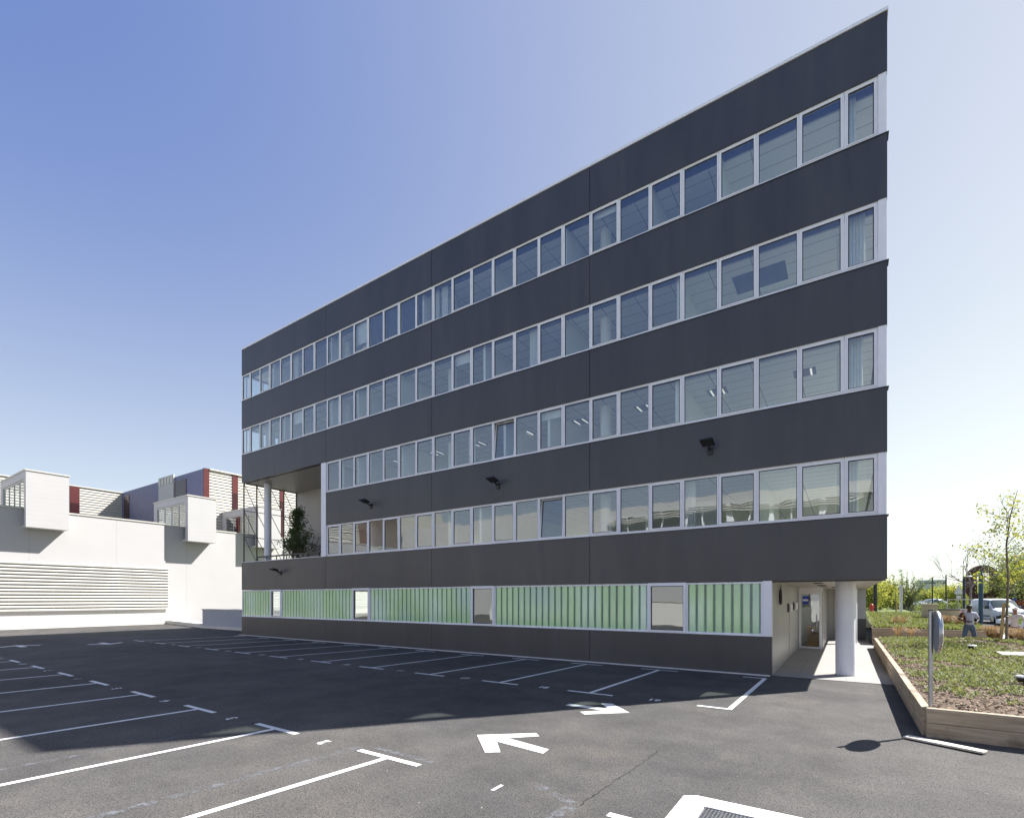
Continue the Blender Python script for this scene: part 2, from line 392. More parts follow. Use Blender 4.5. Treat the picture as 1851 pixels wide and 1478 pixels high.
# ------------------------------------------------------------------ office building
YF = 15.85
XL, XR = -30.31, .86
ob = empty('office_building', (XL, YF, 0), 'long dark grey office block with four white window bands and a sharp corner', 'office building')
YB = 33.0
JX = [XL, -22.14, -14.82, -7.40, XR]
bands = [(2.70, 4.32), (5.94, 7.58), (9.18, 10.80), (12.42, 14.05), (15.64, 17.16)]
def P(mb, name, mats, bevel=0, parent=ob): return mb.build(name, mats, parent, bevel)
def dark_panel(x0, x1, z0, z1):
    mb = MB().box(x0 + .009, x1 - .009, YF, YF + .16, z0, z1)
    return P(mb, 'facade_panel', 'panel')
for bi, (z0, z1) in enumerate(bands):
    for k in range(4):
        if k == 0 and bi == 1: continue
        dark_panel(JX[k] - (0.009 if k == 0 else 0), JX[k + 1] + (.009 if k == 3 else 0), z0, z1)
for k in range(4):     # base
    dark_panel(JX[k] - (0.009 if k == 0 else 0), [JX[k + 1], -1.76 + .009][k == 3], 0.0, 1.11)
# dark backing behind the open joints, coping strips of each band
mb = MB()
for (z0, z1) in bands: mb.box(-22.1 if 5 < z0 < 6 else XL + .02, XR - .02, YF + .161, YF + .25, z0 + .02, z1 - .02)
mb.box(XL + .02, -1.80, YF + .161, YF + .25, 0, 1.09)
P(mb, 'backing_wall', 'gasket')
mb = MB()
for (z0, z1) in bands[:4]: mb.box(-22.12 if 5 < z0 < 6 else XL - .01, XR + .035, YF - .02, YF + .3, z1 + .001, z1 + .022)
P(mb, 'sill_flashing', 'darksteel')
mb = MB(); mb.box(XL - .02, XR + .02, YF - .03, YF + .35, 17.163, 17.25)
P(mb, 'roof_coping', 'frame')
mb = MB(); mb.box(XL + .6, XR - .55, YF + .5, YF + .62, 17.1, 17.52)
P(mb, 'roof_upstand', 'louvre')
mb = MB(); mb.box(XL + .02, XR - .02, YF + .25, YB - .02, 16.6, 17.0); P(mb, 'roof', 'roofgravel')

XB = [XL, -29.44] + [-29.44 + 1.05 * k * (29.39 / 29.4) for k in range(1, 29)] + [.67]
HEAD = [5.94, 9.18, 12.42, 15.64]; SILL = [4.345, 7.605, 10.825, 14.075]
def tiltpane(mb):
    a_, b_ = rng.uniform(-.005, .005), rng.uniform(-.005, .005); cx = sum(v[0] for v in mb.v) / len(mb.v); cz = sum(v[2] for v in mb.v) / len(mb.v)
    mb.v = [(v[0], v[1] + (v[0] - cx) * a_ + (v[2] - cz) * b_, v[2]) for v in mb.v]; return mb
def window(x0, x1, z0, z1, openable, tilt=0, name='window'):
    f = .045; y0, y1 = YF + .05, YF + .13
    mb = MB()
    mb.box(x0 + .004, x0 + f, y0, y1, z0, z1); mb.box(x1 - f, x1 - .004, y0, y1, z0, z1)
    mb.box(x0 + f, x1 - f, y0, y1, z1 - .07, z1); mb.box(x0 + f, x1 - f, y0, y1, z0, z0 + .075)
    wdw = P(mb, name, 'frame')
    a0, a1, b0, b1 = x0 + f + .003, x1 - f - .003, z0 + .078, z1 - .073
    g = .010
    if openable:
        s = .034
        mb = MB(); yo0, yo1 = y0 - .022, y1 - .012
        def bx(u0, u1, w0, w1, ya, yb, m=0):
            mb.mat(m); mb.box(u0, u1, ya, yb, w0, w1)
        bx(a0, a0 + s, b0, b1, yo0, yo1); bx(a1 - s, a1, b0, b1, yo0, yo1)
        bx(a0 + s, a1 - s, b1 - s, b1, yo0, yo1); bx(a0 + s, a1 - s, b0, b0 + s, yo0, yo1)
        t = s + .022; yy = yo0 + .02
        bx(a0 + s, a0 + t, b0 + s, b1 - s, yy, yy + .03, 1); bx(a1 - t, a1 - s, b0 + s, b1 - s, yy, yy + .03, 1)
        bx(a0 + t, a1 - t, b1 - t, b1 - s, yy, yy + .03, 1); bx(a0 + t, a1 - t, b0 + s, b0 + t, yy, yy + .03, 1)
        p = MB().box(a0 + t, a1 - t, yo0 + .034, yo0 + .036, b0 + t, b1 - t)
        if not tilt: tiltpane(p)
        if tilt:
            def rotp(q):   # hinge along the bottom, top leans into the room
                dy, dz = q[1] - yo0, q[2] - b0
                return (q[0], yo0 + .03 + dy * math.cos(tilt) + dz * math.sin(tilt), b0 + dz * math.cos(tilt) - dy * math.sin(tilt))
            mb.v = [rotp(q) for q in mb.v]; p.v = [rotp(q) for q in p.v]
        P(mb, 'sash', ['frame', 'gasket'], 0, wdw); P(p, 'pane', 'glass', 0, wdw)
    else:
        t = .014; mb = MB()
        mb.box(a0, a0 + t, y0 + .02, y0 + .05, b0, b1); mb.box(a1 - t, a1, y0 + .02, y0 + .05, b0, b1)
        mb.box(a0 + t, a1 - t, y0 + .02, y0 + .05, b1 - t, b1)
        P(mb, 'gasket', 'gasket', 0, wdw)
        P(tiltpane(MB().box(a0 + t, a1 - t, y0 + .034, y0 + .036, b0, b1 - t)), 'pane', 'glass', 0, wdw)
    return wdw
for lv in range(4):
    n = len(XB) - 1
    for i in range(n):
        if lv < 2 and XB[i] < -22.2: continue
        r = n - 1 - i
        tl = R(5.5) if (lv, r) in ((0, 9), (1, 11)) else 0
        window(XB[i], XB[i + 1], SILL[lv], HEAD[lv], r == 0 or r % 2 == 1, tl)
    P(MB().box(.672, XR - .012, YF + .02, YF + .14, SILL[lv], HEAD[lv]), 'corner_panel', 'frame')
    if lv >= 2: P(MB().box(XL + .0, XL - .03, YF + .02, YF + .14, SILL[lv], HEAD[lv]), 'corner_panel', 'frame')
P(MB().box(-22.52, -22.13, YF - .012, YF + .2, 4.345, 9.16), 'terrace_corner_panel', 'frame')
P(MB().box(-22.52, -22.34, YF + .2, 19.4, 4.1, 9.16), 'terrace_side_wall', 'beige')
# interiors
FLO = [3.35, 6.6, 9.85, 13.1]
XI0 = [-22.3, -22.3, XL + .2, XL + .2]
for lv in range(4):
    x0 = XI0[lv]; h = HEAD[lv]
    P(MB().box(x0, XR - .2, YF + .62, YB - .3, h + .03, h + .08), 'ceiling', 'ceil')
    P(MB().box(x0, XR - .2, YF + .25, YF + .62, h + .28, h + .33).box(x0, XR - .2, YF + .61, YF + .62, h + .08, h + .28), 'blind_pocket', 'pocket')
    P(MB().box(x0, XR - .2, YF + .27, YB - .3, FLO[lv] - .35, FLO[lv]), 'floor_slab', 'infloor')
if True:
    P(MB().box(XL + .2, -22.3, 19.55, YB - .3, 9.21, 9.26), 'ceiling', 'ceil')
parts_x = {0: [-19.0, -12.4, -2.2], 1: [-20.0, -16.9, -11.2, -4.5, -9.2], 2: [-26.3, -22.1, -20.0, -17.0, -12.2, -8.6, -4.45], 3: [-27.4, -24.2, -22.1, -17.0, -15.6, -11.8, -8.5, -5.3, -3.2]}
for lv, xs in parts_x.items():
    for k, x in enumerate(xs):
        P(MB().box(x - .05, x + .05, YF + .3, 21.6 + (k % 2) * 1.4, FLO[lv], HEAD[lv] + .03), 'partition_wall', 'inwall')
# closed rooms; first partition is coloured dark to imitate an unlit room
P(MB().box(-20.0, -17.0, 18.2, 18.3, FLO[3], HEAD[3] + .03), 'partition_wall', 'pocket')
for lv, a, b in ((0, -22.2, -17.5), (1, -20.0, -16.9), (2, -30.0, -26.3), (3, -27.4, -24.2), (0, -9.2, -4.5), (2, -12.2, -8.6)):
    P(MB().box(a + .06, b - .06, 22.0, 22.1, FLO[lv], HEAD[lv] + .03), 'partition_wall', 'inwall')
for x in (-29.3, -22.0, -14.75, -7.35, -.03):
    for lv in range(4):
        if lv < 2 and x < -21: continue
        P(MB().tube([(x, 17.15, FLO[lv]), (x, 17.15, HEAD[lv] + .03)], .2, 20), 'interior_column', 'inwall')
for lv in range(4):   # ceiling fittings: dark recessed tray with two tubes
    for k in range(11):
        x = XB[-1] - 1.75 - k * 2.55; 
        if lv < 2 and x < -21.5: continue
        for yy in (17.9, 20.6):
            if (k * 3 + lv * 5 + int(yy)) % 3 != 1 or (lv == 3 and k > 1): continue
            z = HEAD[lv] + .03
            fx = P(MB().box(x - .3, x + .3, yy - .3, yy + .3, z - .014, z - .004), 'ceiling_light', 'pocket')
            P(MB().box(x - .2, x - .15, yy - .26, yy + .26, z - .03, z - .016).box(x + .15, x + .2, yy - .26, yy + .26, z - .03, z - .016), 'tube', 'tube', 0, fx)
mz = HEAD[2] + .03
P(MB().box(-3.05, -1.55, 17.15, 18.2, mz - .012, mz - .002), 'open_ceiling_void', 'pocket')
for (x, lv) in ((-28.9, 2), (-28.2, 2), (-26.8, 2), (-19.6, 3), (-14.4, 3), (-14.9, 3), (.05, 3), (.25, 2), (.2, 1), (.1, 0), (-12.9, 1), (-21.4, 1), (-19.3, 1), (-4.1, 0), (-25.3, 3), (-21.5, 2), (-9.9, 2)):
    pl = MB(); nfold = 5
    for q in range(nfold): pl.tube([(x - .16 + q * .07, YF + .42, FLO[lv] + .1), (x - .16 + q * .07, YF + .42, HEAD[lv] + .02)], .04, 8)
    P(pl, 'curtain', 'curtain')
for (a, b, lv, dz) in ((-18.98, -17.88, 3, 0), (-17.86, -16.84, 3, 0), (-16.82, -15.8, 3, 0), (-24.26, -23.2, 3, .0), (-20.02, -19.0, 3, .5), (-13.7, -12.7, 2, 1.1), (-9.5, -8.5, 1, 1.2), (-25.3, -24.28, 2, .9), (-7.4, -6.4, 3, 1.3)):
    P(MB().box(a + .05, b - .05, YF + .2, YF + .21, SILL[lv] + dz, HEAD[lv]), 'blind_and_dark_room_sheet', 'darkroom' if dz == 0 else 'curtain')  # navy sheets imitate dark rooms behind the panes; pale ones are blinds
P(MB().box(-4.75, -3.55, 17.4, 17.45, FLO[0] + .8, FLO[0] + 2.1), 'whiteboard', 'curtain')
# ends, back: dark bands with strip glazing
mb = MB()
for (z0, z1) in bands:
    mb.box(XR - .18, XR - .004, YF + .163, YB, z0 + .003, z1 - .003)
    mb.box(XL, XR - .185, YB - .2, YB - .02, z0 + .003, z1 - .003)
    if z0 > 9 or z0 < 3: mb.box(XL + .004, XL + .18, YF + .163 if z0 > 3 else YF + .27, YB - .205, z0 + .003, z1 - .003)
    else: mb.box(XL + .004, XL + .18, 19.5, YB - .205, z0 + .003, z1 - .003)
mb.box(XL + .004, XL + .18, YF + .27, YB - .205, 0, 1.1)
P(mb, 'rear_cladding', 'panel')
for lv in range(4):
    z0, z1 = SILL[lv], HEAD[lv]
    fr = MB(); gl = MB()
    gl.box(XR - .10, XR - .098, YF + .2, YB - .3, z0 + .05, z1 - .05)
    for k in range(17): fr.box(XR - .13, XR - .06, YF + .16 + k * 1.03, YF + .22 + k * 1.03, z0, z1)
    gl.box(XL + .2, XR - .2, YB - .12, YB - .118, z0 + .05, z1 - .05)
    for k in range(30): fr.box(XL + .2 + k * 1.03, XL + .27 + k * 1.03, YB - .15, YB - .08, z0, z1)
    ys = YF + .2 if lv > 1 else 19.6
    gl.box(XL + .09, XL + .092, ys, YB - .3, z0 + .05, z1 - .05)
    k = 0
    while ys + k * 1.03 < YB - .3: fr.box(XL + .06, XL + .13, ys + k * 1.03, ys + .06 + k * 1.03, z0, z1); k += 1
    f = P(fr, 'rear_window_strip', 'frame'); P(gl, 'pane', 'glass', 0, f)
# terrace
P(MB().box(XL + .2, -22.34, YF + .26, 19.4, 3.9, 4.05), 'terrace_floor', 'paver')
P(MB().box(XL + .01, -22.53, YF + .26, 19.42, 9.165, 9.179), 'terrace_soffit', 'soffit')
P(MB().box(XL + .02, -22.53, 19.42, 19.55, 4.05, 9.16), 'terrace_back_wall', 'beige')
P(MB().box(XL - .015, -22.53, YF - .03, YF + .3, 4.346, 4.375), 'terrace_parapet_cap', 'frame')
P(MB().tube([(-29.3, 16.9, 4.05), (-29.3, 16.9, 9.165)], .205, 28), 'terrace_column', 'colpaint')
sc_ = MB(); Ys = [YF + .1, 16.74, 17.63, 18.52, 19.4]; Zs = [4.4, 5.92, 7.5, 9.14]
xx = XL + .06
for y in Ys: sc_.box(xx - .03, xx + .03, y - .03, y + .03, 4.06, 9.16)
for z in Zs[1:]:
    for a, b in zip(Ys, Ys[1:]): sc_.box(xx - .02, xx + .02, a + .031, b - .031, z - .02, z + .02)
for a, b in zip(Ys, Ys[1:]):
    for z0, z1 in zip(Zs, Zs[1:]): sc_.tube([(xx, a, z1), (xx, b, z0)], .02, 6)
P(sc_, 'steel_screen', 'railsteel')
hr = MB(); hr.box(-29.9, -22.6, 16.5, 16.56, 4.66, 4.74); hr.box(-29.9, -22.6, 16.52, 16.54, 4.45, 4.48)
for k in range(8): hr.box(-29.8 + k * 1.02, -29.76 + k * 1.02, 16.51, 16.55, 4.05, 4.66)
P(hr, 'terrace_handrail', 'darksteel')
# ground floor glazing band
Z0g, Z1g = 1.135, 2.68
P(MB().box(XL, -1.98, YF - .012, YF + .2, 1.112, 1.135), 'ground_sill', 'frame')
secs = [(XL, -27.2), (-26.16, -20.05), (-18.84, -12.64), (-11.5, -5.33), (-4.14, -2.0)]
wins = [(-27.2, -26.16), (-20.05, -18.84), (-12.64, -11.5), (-5.33, -4.14)]
for (a, b) in secs:
    fr = MB()
    for (u0, u1, w0, w1) in ((a, a + .05, Z0g, Z1g), (b - .05, b, Z0g, Z1g), (a + .05, b - .05, Z1g - .05, Z1g), (a + .05, b - .05, Z0g, Z0g + .045)):
        fr.box(u0, u1, YF + .02, YF + .12, w0, w1)
    f = P(fr, 'channel_glass_frame', 'frame')
    n = max(1, round((b - a - .1) / .262)); wd = (b - a - .1) / n
    gm = MB()
    for k in range(n):
        x0 = a + .05 + k * wd; x1 = x0 + wd
        # one U channel: front face with a rounded shoulder each side
        pr = [(x0 + .028, YF + .105), (x0 + .03, YF + .066), (x0 + .05, YF + .05), (x1 - .05, YF + .05), (x1 - .03, YF + .066), (x1 - .028, YF + .105)]
        gm.prism(pr, lambda p, s: (p[0], p[1], (Z0g + .047, Z1g - .052)[s]))
    P(gm, 'channel_glass', 'uglass', 0, f)
    P(MB().box(a + .05, b - .05, YF + .108, YF + .118, Z0g + .047, Z1g - .052), 'backing', 'greyrib', 0, f)
for (a, b) in wins:
    fr = MB(); y0 = YF - .0
    for (u0, u1, w0, w1) in ((a + .003, a + .08, Z0g, Z1g + .015), (b - .08, b - .003, Z0g, Z1g + .015), (a + .08, b - .08, Z1g - .085, Z1g + .015), (a + .08, b - .08, Z0g, Z0g + .06)):
        fr.box(u0, u1, YF - .02, YF + .13, w0, w1)
    f = P(fr, 'window', 'frame')
    gk = MB()
    for (u0, u1, w0, w1) in ((a + .08, a + .1, Z0g + .06, Z1g - .085), (b - .1, b - .08, Z0g + .06, Z1g - .085), (a + .1, b - .1, Z1g - .105, Z1g - .085), (a + .1, b - .1, Z0g + .06, Z0g + .08)):
        gk.box(u0, u1, YF + .02, YF + .06, w0, w1)
    P(gk, 'gasket', 'gasket', 0, f)
    P(MB().box(a + .1, b - .1, YF + .04, YF + .043, Z0g + .08, Z1g - .105), 'pane', 'glass', 0, f)
P(MB().box(-1.997, -1.765, YF - .012, YF + .2, 1.112, 2.699), 'end_panel', 'frame')
P(MB().box(-22, -2.0, 19.5, 19.6, 0, 2.7).box(XL + .2, -2, YF + .3, YB - .4, -.02, .02), 'ground_floor_interior', 'inwall')
# entrance recess
sw = MB(); sw.box(-1.9, -1.762, YF + .2, 20.9, 0, 2.69); sw.box(-1.9, -1.762, 20.925, 25.4, 0, 2.69)
P(sw, 'recess_side_wall', 'beige')
P(MB().box(-1.762, -1.752, 21.0, 21.0 + .93, .02, 2.2), 'side_door', 'beige')
P(MB().box(-1.76, XR - .02, YF + .165, YB - .25, 2.694, 2.70), 'recess_soffit', 'soffit')
P(MB().box(-1.9, XR - .02, YF + .17, YF + .3, 2.66, 2.692), 'soffit_edge', 'darksteel')
bk = MB(); bk.box(-.86, .42, YB - .6, YB - .45, 0, 2.69)
P(bk, 'recess_back_wall', 'ribbed')
P(MB().box(-.94, -.86, 25.5, YB - .6, 0, 2.69), 'recess_return_wall', 'beige')
P(MB().box(.42, XR - .01, YB - .75, YB - .45, 1.12, 2.69), 'rear_end_panel', 'white')
P(MB().box(.42, XR - .01, YB - .76, YB - .45, 0, 1.118), 'rear_end_base', 'panel')
col = P(MB().tube([(-.03, 17.15, 0.0), (-.03, 17.15, 2.694)], .24, 40), 'entrance_column', 'colpaint')
P(MB().tube([(-.03, 17.15, 0.012), (-.03, 17.15, .03)], .252, 40), 'base_joint', 'greyrib', 0, col)
P(MB().tube([(0.25, 29.5, 0.0), (0.25, 29.5, 2.694)], .18, 28), 'entrance_column', 'colpaint')
# glazed entrance door + sidelight
df = MB(); y = 25.45
for (a, b, c, d) in ((-1.75, -1.66, 0, 2.5), (-.98, -.88, 0, 2.5), (-1.66, -.98, 2.38, 2.5), (-1.75, -.86, 2.502, 2.69), (-1.66, -.98, 0, .09)): df.box(a, b, y - .05, y + .03, c, d)
dr = P(df, 'entrance_door', 'frame')
P(MB().box(-1.66, -.98, y - .02, y - .012, .09, 2.38), 'pane', 'glass', 0, dr)
P(MB().box(-1.62, -1.38, y - .03, y - .024, 1.95, 2.3), 'blue_notice', 'blue', 0, dr)
P(MB().box(-1.60, -1.40, y - .034, y - .031, 2.08, 2.17), 'notice_lettering', 'frame', 0, dr)
P(MB().tube([(-1.08, y - .11, .9), (-1.08, y - .11, 1.5)], .018, 8), 'handle', 'steel', 0, dr)
P(MB().box(-9, -.95, 27.4, 27.5, 0.03, 2.6), 'lobby_back_wall', 'inwall')
P(MB().box(-1.5, -1.0, 26.5, 26.9, 0, .95), 'reception_desk', 'orange')
# recess ceiling downlights, wall lights, cable coil
for (x, yy) in ((-.75, 18.6), (-.75, 21.2), (-.75, 23.6), (-.4, 25.8)):
    P(MB().tube([(x, yy, 2.668), (x, yy, 2.692)], .13, 20), 'soffit_light', 'darksteel')

# things fixed on the recess wall
for k, (yy, zz) in enumerate(((20.35, 1.86), (22.6, 1.9))):
    wl = empty('wall_light', (-1.75, yy, zz), ('small cylinder wall light on the beige side wall, nearer the cable coil', 'small cylinder wall light on the beige side wall, beside the glass door')[k], 'wall light', 'wall lights in the entrance recess')
    MB().box(-1.75, -1.72, yy - .06, yy + .06, zz - .16, zz + .16).build('back_plate', 'darksteel', wl)
    MB().tube([(-1.66, yy, zz - .13), (-1.66, yy, zz + .13)], .055, 14).build('lamp_body', 'frame', wl)
cc = MB()
for q in range(4):
    r0 = .2 + .012 * q
    cc.tube([(-1.73 + .01 * q, 17.55 + r0 * math.cos(t) * .8, 2.25 + r0 * 1.05 * math.sin(t)) for t in [2 * math.pi * k / 24 + .3 * q for k in range(25)]], .012, 6)
cc.tube([(-1.735, 17.7, 2.5), (-1.735, 17.95, 2.62), (-1.735, 18.2, 2.35), (-1.735, 18.3, 2.0)], .008, 6)
tag(cc.build('cable_coil', 'gasket'), 'black coil of cable hanging high on the beige recess wall', 'cable')

# facade floodlights
def floodlight(x, z, label):
    f = empty('floodlight', (x, YF, z), label, 'floodlight', 'floodlights on the dark facade')
    L = lambda mb, n, m: local(f, mb, n, m)
    L(MB().box(-.09, .09, -.05, -.002, -.22, .04), 'wall_bracket', 'darksteel')
    L(MB().tube([(0, -.05, -.05), (0, -.18, -.03), (0, -.30, .08)], .035, 8), 'arm', 'darksteel')
    rt = Matrix.Rotation(R(-14), 3, 'X')
    h = MB().obox((0, -.46, .12), .42, .46, .055, rt); h.obox((0, -.42, .165), .34, .30, .04, rt)
    hd = L(h, 'lamp_head', 'darksteel')
    lens = MB().obox((0, -.47, .086), .34, .34, .01, rt); o = local(hd, lens, 'lens', 'plastic')
    return f
for (px_x, z, lab) in ((-3.42, 6.72, 'black floodlight on the panel between the two lower window bands, nearest the corner'),
                       (-11.3, 6.66, 'black floodlight on the facade, second from the sharp corner'),
                       (-18.7, 6.64, 'black floodlight on the facade, right of the open terrace'),
                       (-26.2, 3.68, 'black floodlight low on the facade below the terrace parapet')):
    floodlight(px_x, z, lab).scale = (.86, .86, .86)

# pavement under the overhang
tag(MB().poly([(-1.76, 15.85), (1.0, 15.85), (1.0, 32.4), (-1.76, 32.4)], .012).build('pavement', 'paver'), kind='structure')
tag(MB().box(-30.4, -1.8, 15.70, 15.849, 0.0, .02).build('facade_kerb', 'concrete'), kind='structure')

# ------------------------------------------------------------------ markings
T_LINE = .004
def quad_line(mb, a, b, wdt, z=T_LINE):
    a = Vector((*a, 0)); b = Vector((*b, 0)); d = (b - a).normalized(); n = Vector((-d.y, d.x, 0)) * wdt / 2
    mb.add([(a + n).to_tuple()[:2] + (z,), (b + n).to_tuple()[:2] + (z,), (b - n).to_tuple()[:2] + (z,), (a - n).to_tuple()[:2] + (z,)], [(0, 1, 2, 3)])
NW = 'zero one two three four five six seven eight nine ten eleven twelve thirteen fourteen fifteen sixteen seventeen eighteen nineteen twenty'.split()
ordn = ['first', 'second', 'third', 'fourth', 'fifth', 'sixth', 'seventh', 'eighth', 'ninth', 'tenth', 'eleventh', 'twelfth']
def bay(xf, yf, xb, yb, both, i, row, Lhead=1.14, leftonly=False):
    mb = MB()
    sgn = 1 if yb > yf else -1
    quad_line(mb, (xf, yf + .05 * sgn), (xb, yb - .05 * sgn), .10)
    if leftonly:
        quad_line(mb, (xf - .62, yf), (xf + .05, yf), .10); quad_line(mb, (xb - .55, yb), (xb + .05, yb), .10)
    else:
        quad_line(mb, (xf - Lhead / 2, yf), (xf + Lhead / 2, yf), .10)
        if both: quad_line(mb, (xb - Lhead / 2, yb), (xb + Lhead / 2, yb), .10)
    o = mb.build('parking_bay_line', 'paint', fix=False); return o
XT = [-1.93, -4.96, -7.53, -10.02, -12.52, -15.12, -17.7, -20.25, -22.8, -25.35, -27.9, -30.4]
XTB = [-1.86, -4.78, -7.22, -9.63, -12.1, -14.6, -16.85, -19.27, -21.8, -24.3, -26.8, -29.3]
for i, (a, b) in enumerate(zip(XT, XTB)):
    o = bay(a, 10.62, b, 15.22, True, i, 'facade', 1.14, i == 0)
    lab = 'white bay line with two short ends beside the facade, nearest the entrance column' if i == 0 else \
        'white double ended bay line between numbers %s and %s beside the facade' % (NW[20 - i], NW[19 - i])
    tag(o, lab, 'parking line', 'bay lines along the dark facade')
XTL = [-1.42, -5.27, -8.0, -10.7, -13.42, -16.15, -18.8, -21.5, -24.2, -26.9, -29.6]
for i, a in enumerate(XTL):
    sk = .085; yb_ = -.6
    o = bay(a, 4.76, a - sk * 5.3, yb_, False, i, 'left', 1.2)
    lab = ('white T shaped bay line in the sun by the number 1, nearest the drain' if i == 0 else
           'white T shaped bay line of the near row, between numbers %s and %s' % (NW[i], NW[i + 1]))
    tag(o, lab, 'parking line', 'T shaped bay lines in the near row')
def number(txt, x, y, flip, label, size=.27):
    cu = bpy.data.curves.new('bay_number', 'FONT'); cu.body = txt; cu.size = size; cu.align_x = 'CENTER'; cu.align_y = 'CENTER'
    cu.fill_mode = 'BOTH'; cu.offset = .009
    t = bpy.data.objects.new('bay_number_tmp', cu); COL.objects.link(t)
    dg = bpy.context.evaluated_depsgraph_get(); me = bpy.data.meshes.new_from_object(t.evaluated_get(dg))
    bpy.data.objects.remove(t); me.materials.clear(); me.materials.append(M['paint'])
    o = bpy.data.objects.new('bay_number', me); COL.objects.link(o)
    o.location = (x, y, T_LINE); o.rotation_euler = (0, 0, math.pi if flip else 0)
    tag(o, label, 'painted number', 'bay numbers')
for i in range(11):
    n = 19 - i; number(str(n), [-3.46, -6.23, -8.75, -11.25, -13.8, -16.4, -18.95, -21.5, -24.05, -26.6, -29.15][i], 10.66, False, 'white painted bay number %s on the shaded asphalt by the facade' % NW[n])
for i in range(9):
    number(str(i + 1), [-3.37, -6.64, -9.36, -12.12, -14.8, -17.5, -20.2, -22.9, -25.6][i], 4.72, True, 'white painted bay number %s of the near row, upside down from here' % NW[i + 1])
def arrow(pts_list, label):
    mb = MB()
    for pts in pts_list: mb.poly(pts, T_LINE + .001)
    return tag(mb.build('direction_arrow', 'paint', fix=False), label, 'painted arrow', 'direction arrows')
# the arrow outlines as solid shapes: shaft pieces meeting the head
arrow([[(-4.94, 6.34), (-4.28, 5.68), (-4.11, 5.82), (-4.46, 6.22), (-3.57, 6.10), (-3.60, 6.32), (-4.42, 6.47), (-4.07, 6.84), (-4.21, 6.97)]],
      'large white painted arrow in the sun pointing left')
arrow([[(-3.47, 9.22), (-4.07, 9.81), (-4.26, 9.68), (-3.93, 9.30), (-4.80, 9.30), (-4.80, 9.12), (-3.95, 9.13), (-4.29, 8.75), (-4.12, 8.60)]],
      'white painted arrow pointing right, half in the building shadow')
for k, (x, y, f) in enumerate(((-31.6, 6.4, 1), (-30.0, 9.1, -1), (-36.9, 18.7, -1), (-38.6, 20.6, 1))):
    arrow([[(x - .7 * f, y), (x + .0 * f, y + .75), (x + .15 * f, y + .6), (x - .3 * f, y + .12), (x + .7 * f, y + .12), (x + .7 * f, y - .12), (x - .3 * f, y - .12), (x + .15 * f, y - .6), (x + .0 * f, y - .75)]],
          ['far painted arrow at the left edge of the shaded asphalt', 'far painted arrow in the shade just right of the left edge one', 'farthest shaded painted arrow near the white building', 'painted arrow in the sunlit strip by the white building'][k])
# scraped old lines and cracks
for k, (a, b, wd) in enumerate((((-3.05, 5.05), (-2.35, 4.75), .12), ((-2.4, 4.72), (-2.75, 2.7), .13), ((-6.0, 4.86), (-6.35, .8), .12), ((-8.66, 4.9), (-9.1, 1.0), .10), ((-4.6, 4.95), (-5.8, 4.98), .1))):
    mb = MB(); quad_line(mb, a, b, wd, .003)
    tag(mb.build('old_line_trace', 'faded', fix=False), kind='structure')
def crack(pts, wd, z=.0035):
    mb = MB(); r = random.Random(len(pts)); P_ = []
    for a, b in zip(pts, pts[1:]):
        n = max(2, int(math.dist(a, b) / .06))
        for k in range(n):
            t = k / n; P_.append((a[0] + (b[0] - a[0]) * t + r.uniform(-.018, .018), a[1] + (b[1] - a[1]) * t + r.uniform(-.018, .018)))
    for a, b in zip(P_, P_[1:]): quad_line(mb, a, b, wd * r.uniform(.4, 1.3), z)
    return tag(mb.build('asphalt_crack', 'crack', fix=False), kind='structure')
crack([(-2.26, 7.25), (-2.27, 6.54), (-2.31, 5.84), (-2.36, 4.72)], .014)


# drain with white concrete surround
dg_ = empty('drain_cover', (-.6, 4.4, 0), 'white concrete drain surround with a steel grate at the bottom edge', 'drain')
mb = MB(); x0, x1, y0, y1 = -1.47, .3, 3.6, 5.62; i = .25
mb.prism([(x0, y0), (x1, y0), (x1, y1), (x0 + .12, y1), (x0, y1 - .08)], lambda p, s: (p[0], p[1], (0.0, .02)[s]))
for (a, b, c, d) in ((x0, x0 + i, y0, y1 - .08), (x1 - i, x1, y0, y1), (x0 + i, x1 - i, y1 - i, y1), (x0 + i, x1 - i, y0, y0 + i)):
    mb.box(a, b, c, d, .0205, .06)
mb.prism([(x0, y1 - .08), (x0 + i, y1 - .08), (x0 + i, y1), (x0 + .12, y1)], lambda p, s: (p[0], p[1], (.0205, .06)[s]))
mb.build('surround', 'concrete', dg_)
gr = MB(); k = x0 + i + .01
gr.box(x0 + i, x1 - i, y0 + i, y1 - i, .0205, .024)
while k < x1 - i - .02: gr.mat(1).box(k, k + .012, y0 + i + .01, y1 - i - .01, .025, .05); k += .034
k = y0 + i + .01
while k < y1 - i - .02: gr.mat(1).box(x0 + i + .01, x1 - i - .01, k, k + .012, .044, .052); k += .034
gr.build('grate', ['gasket', 'steel'], dg_)

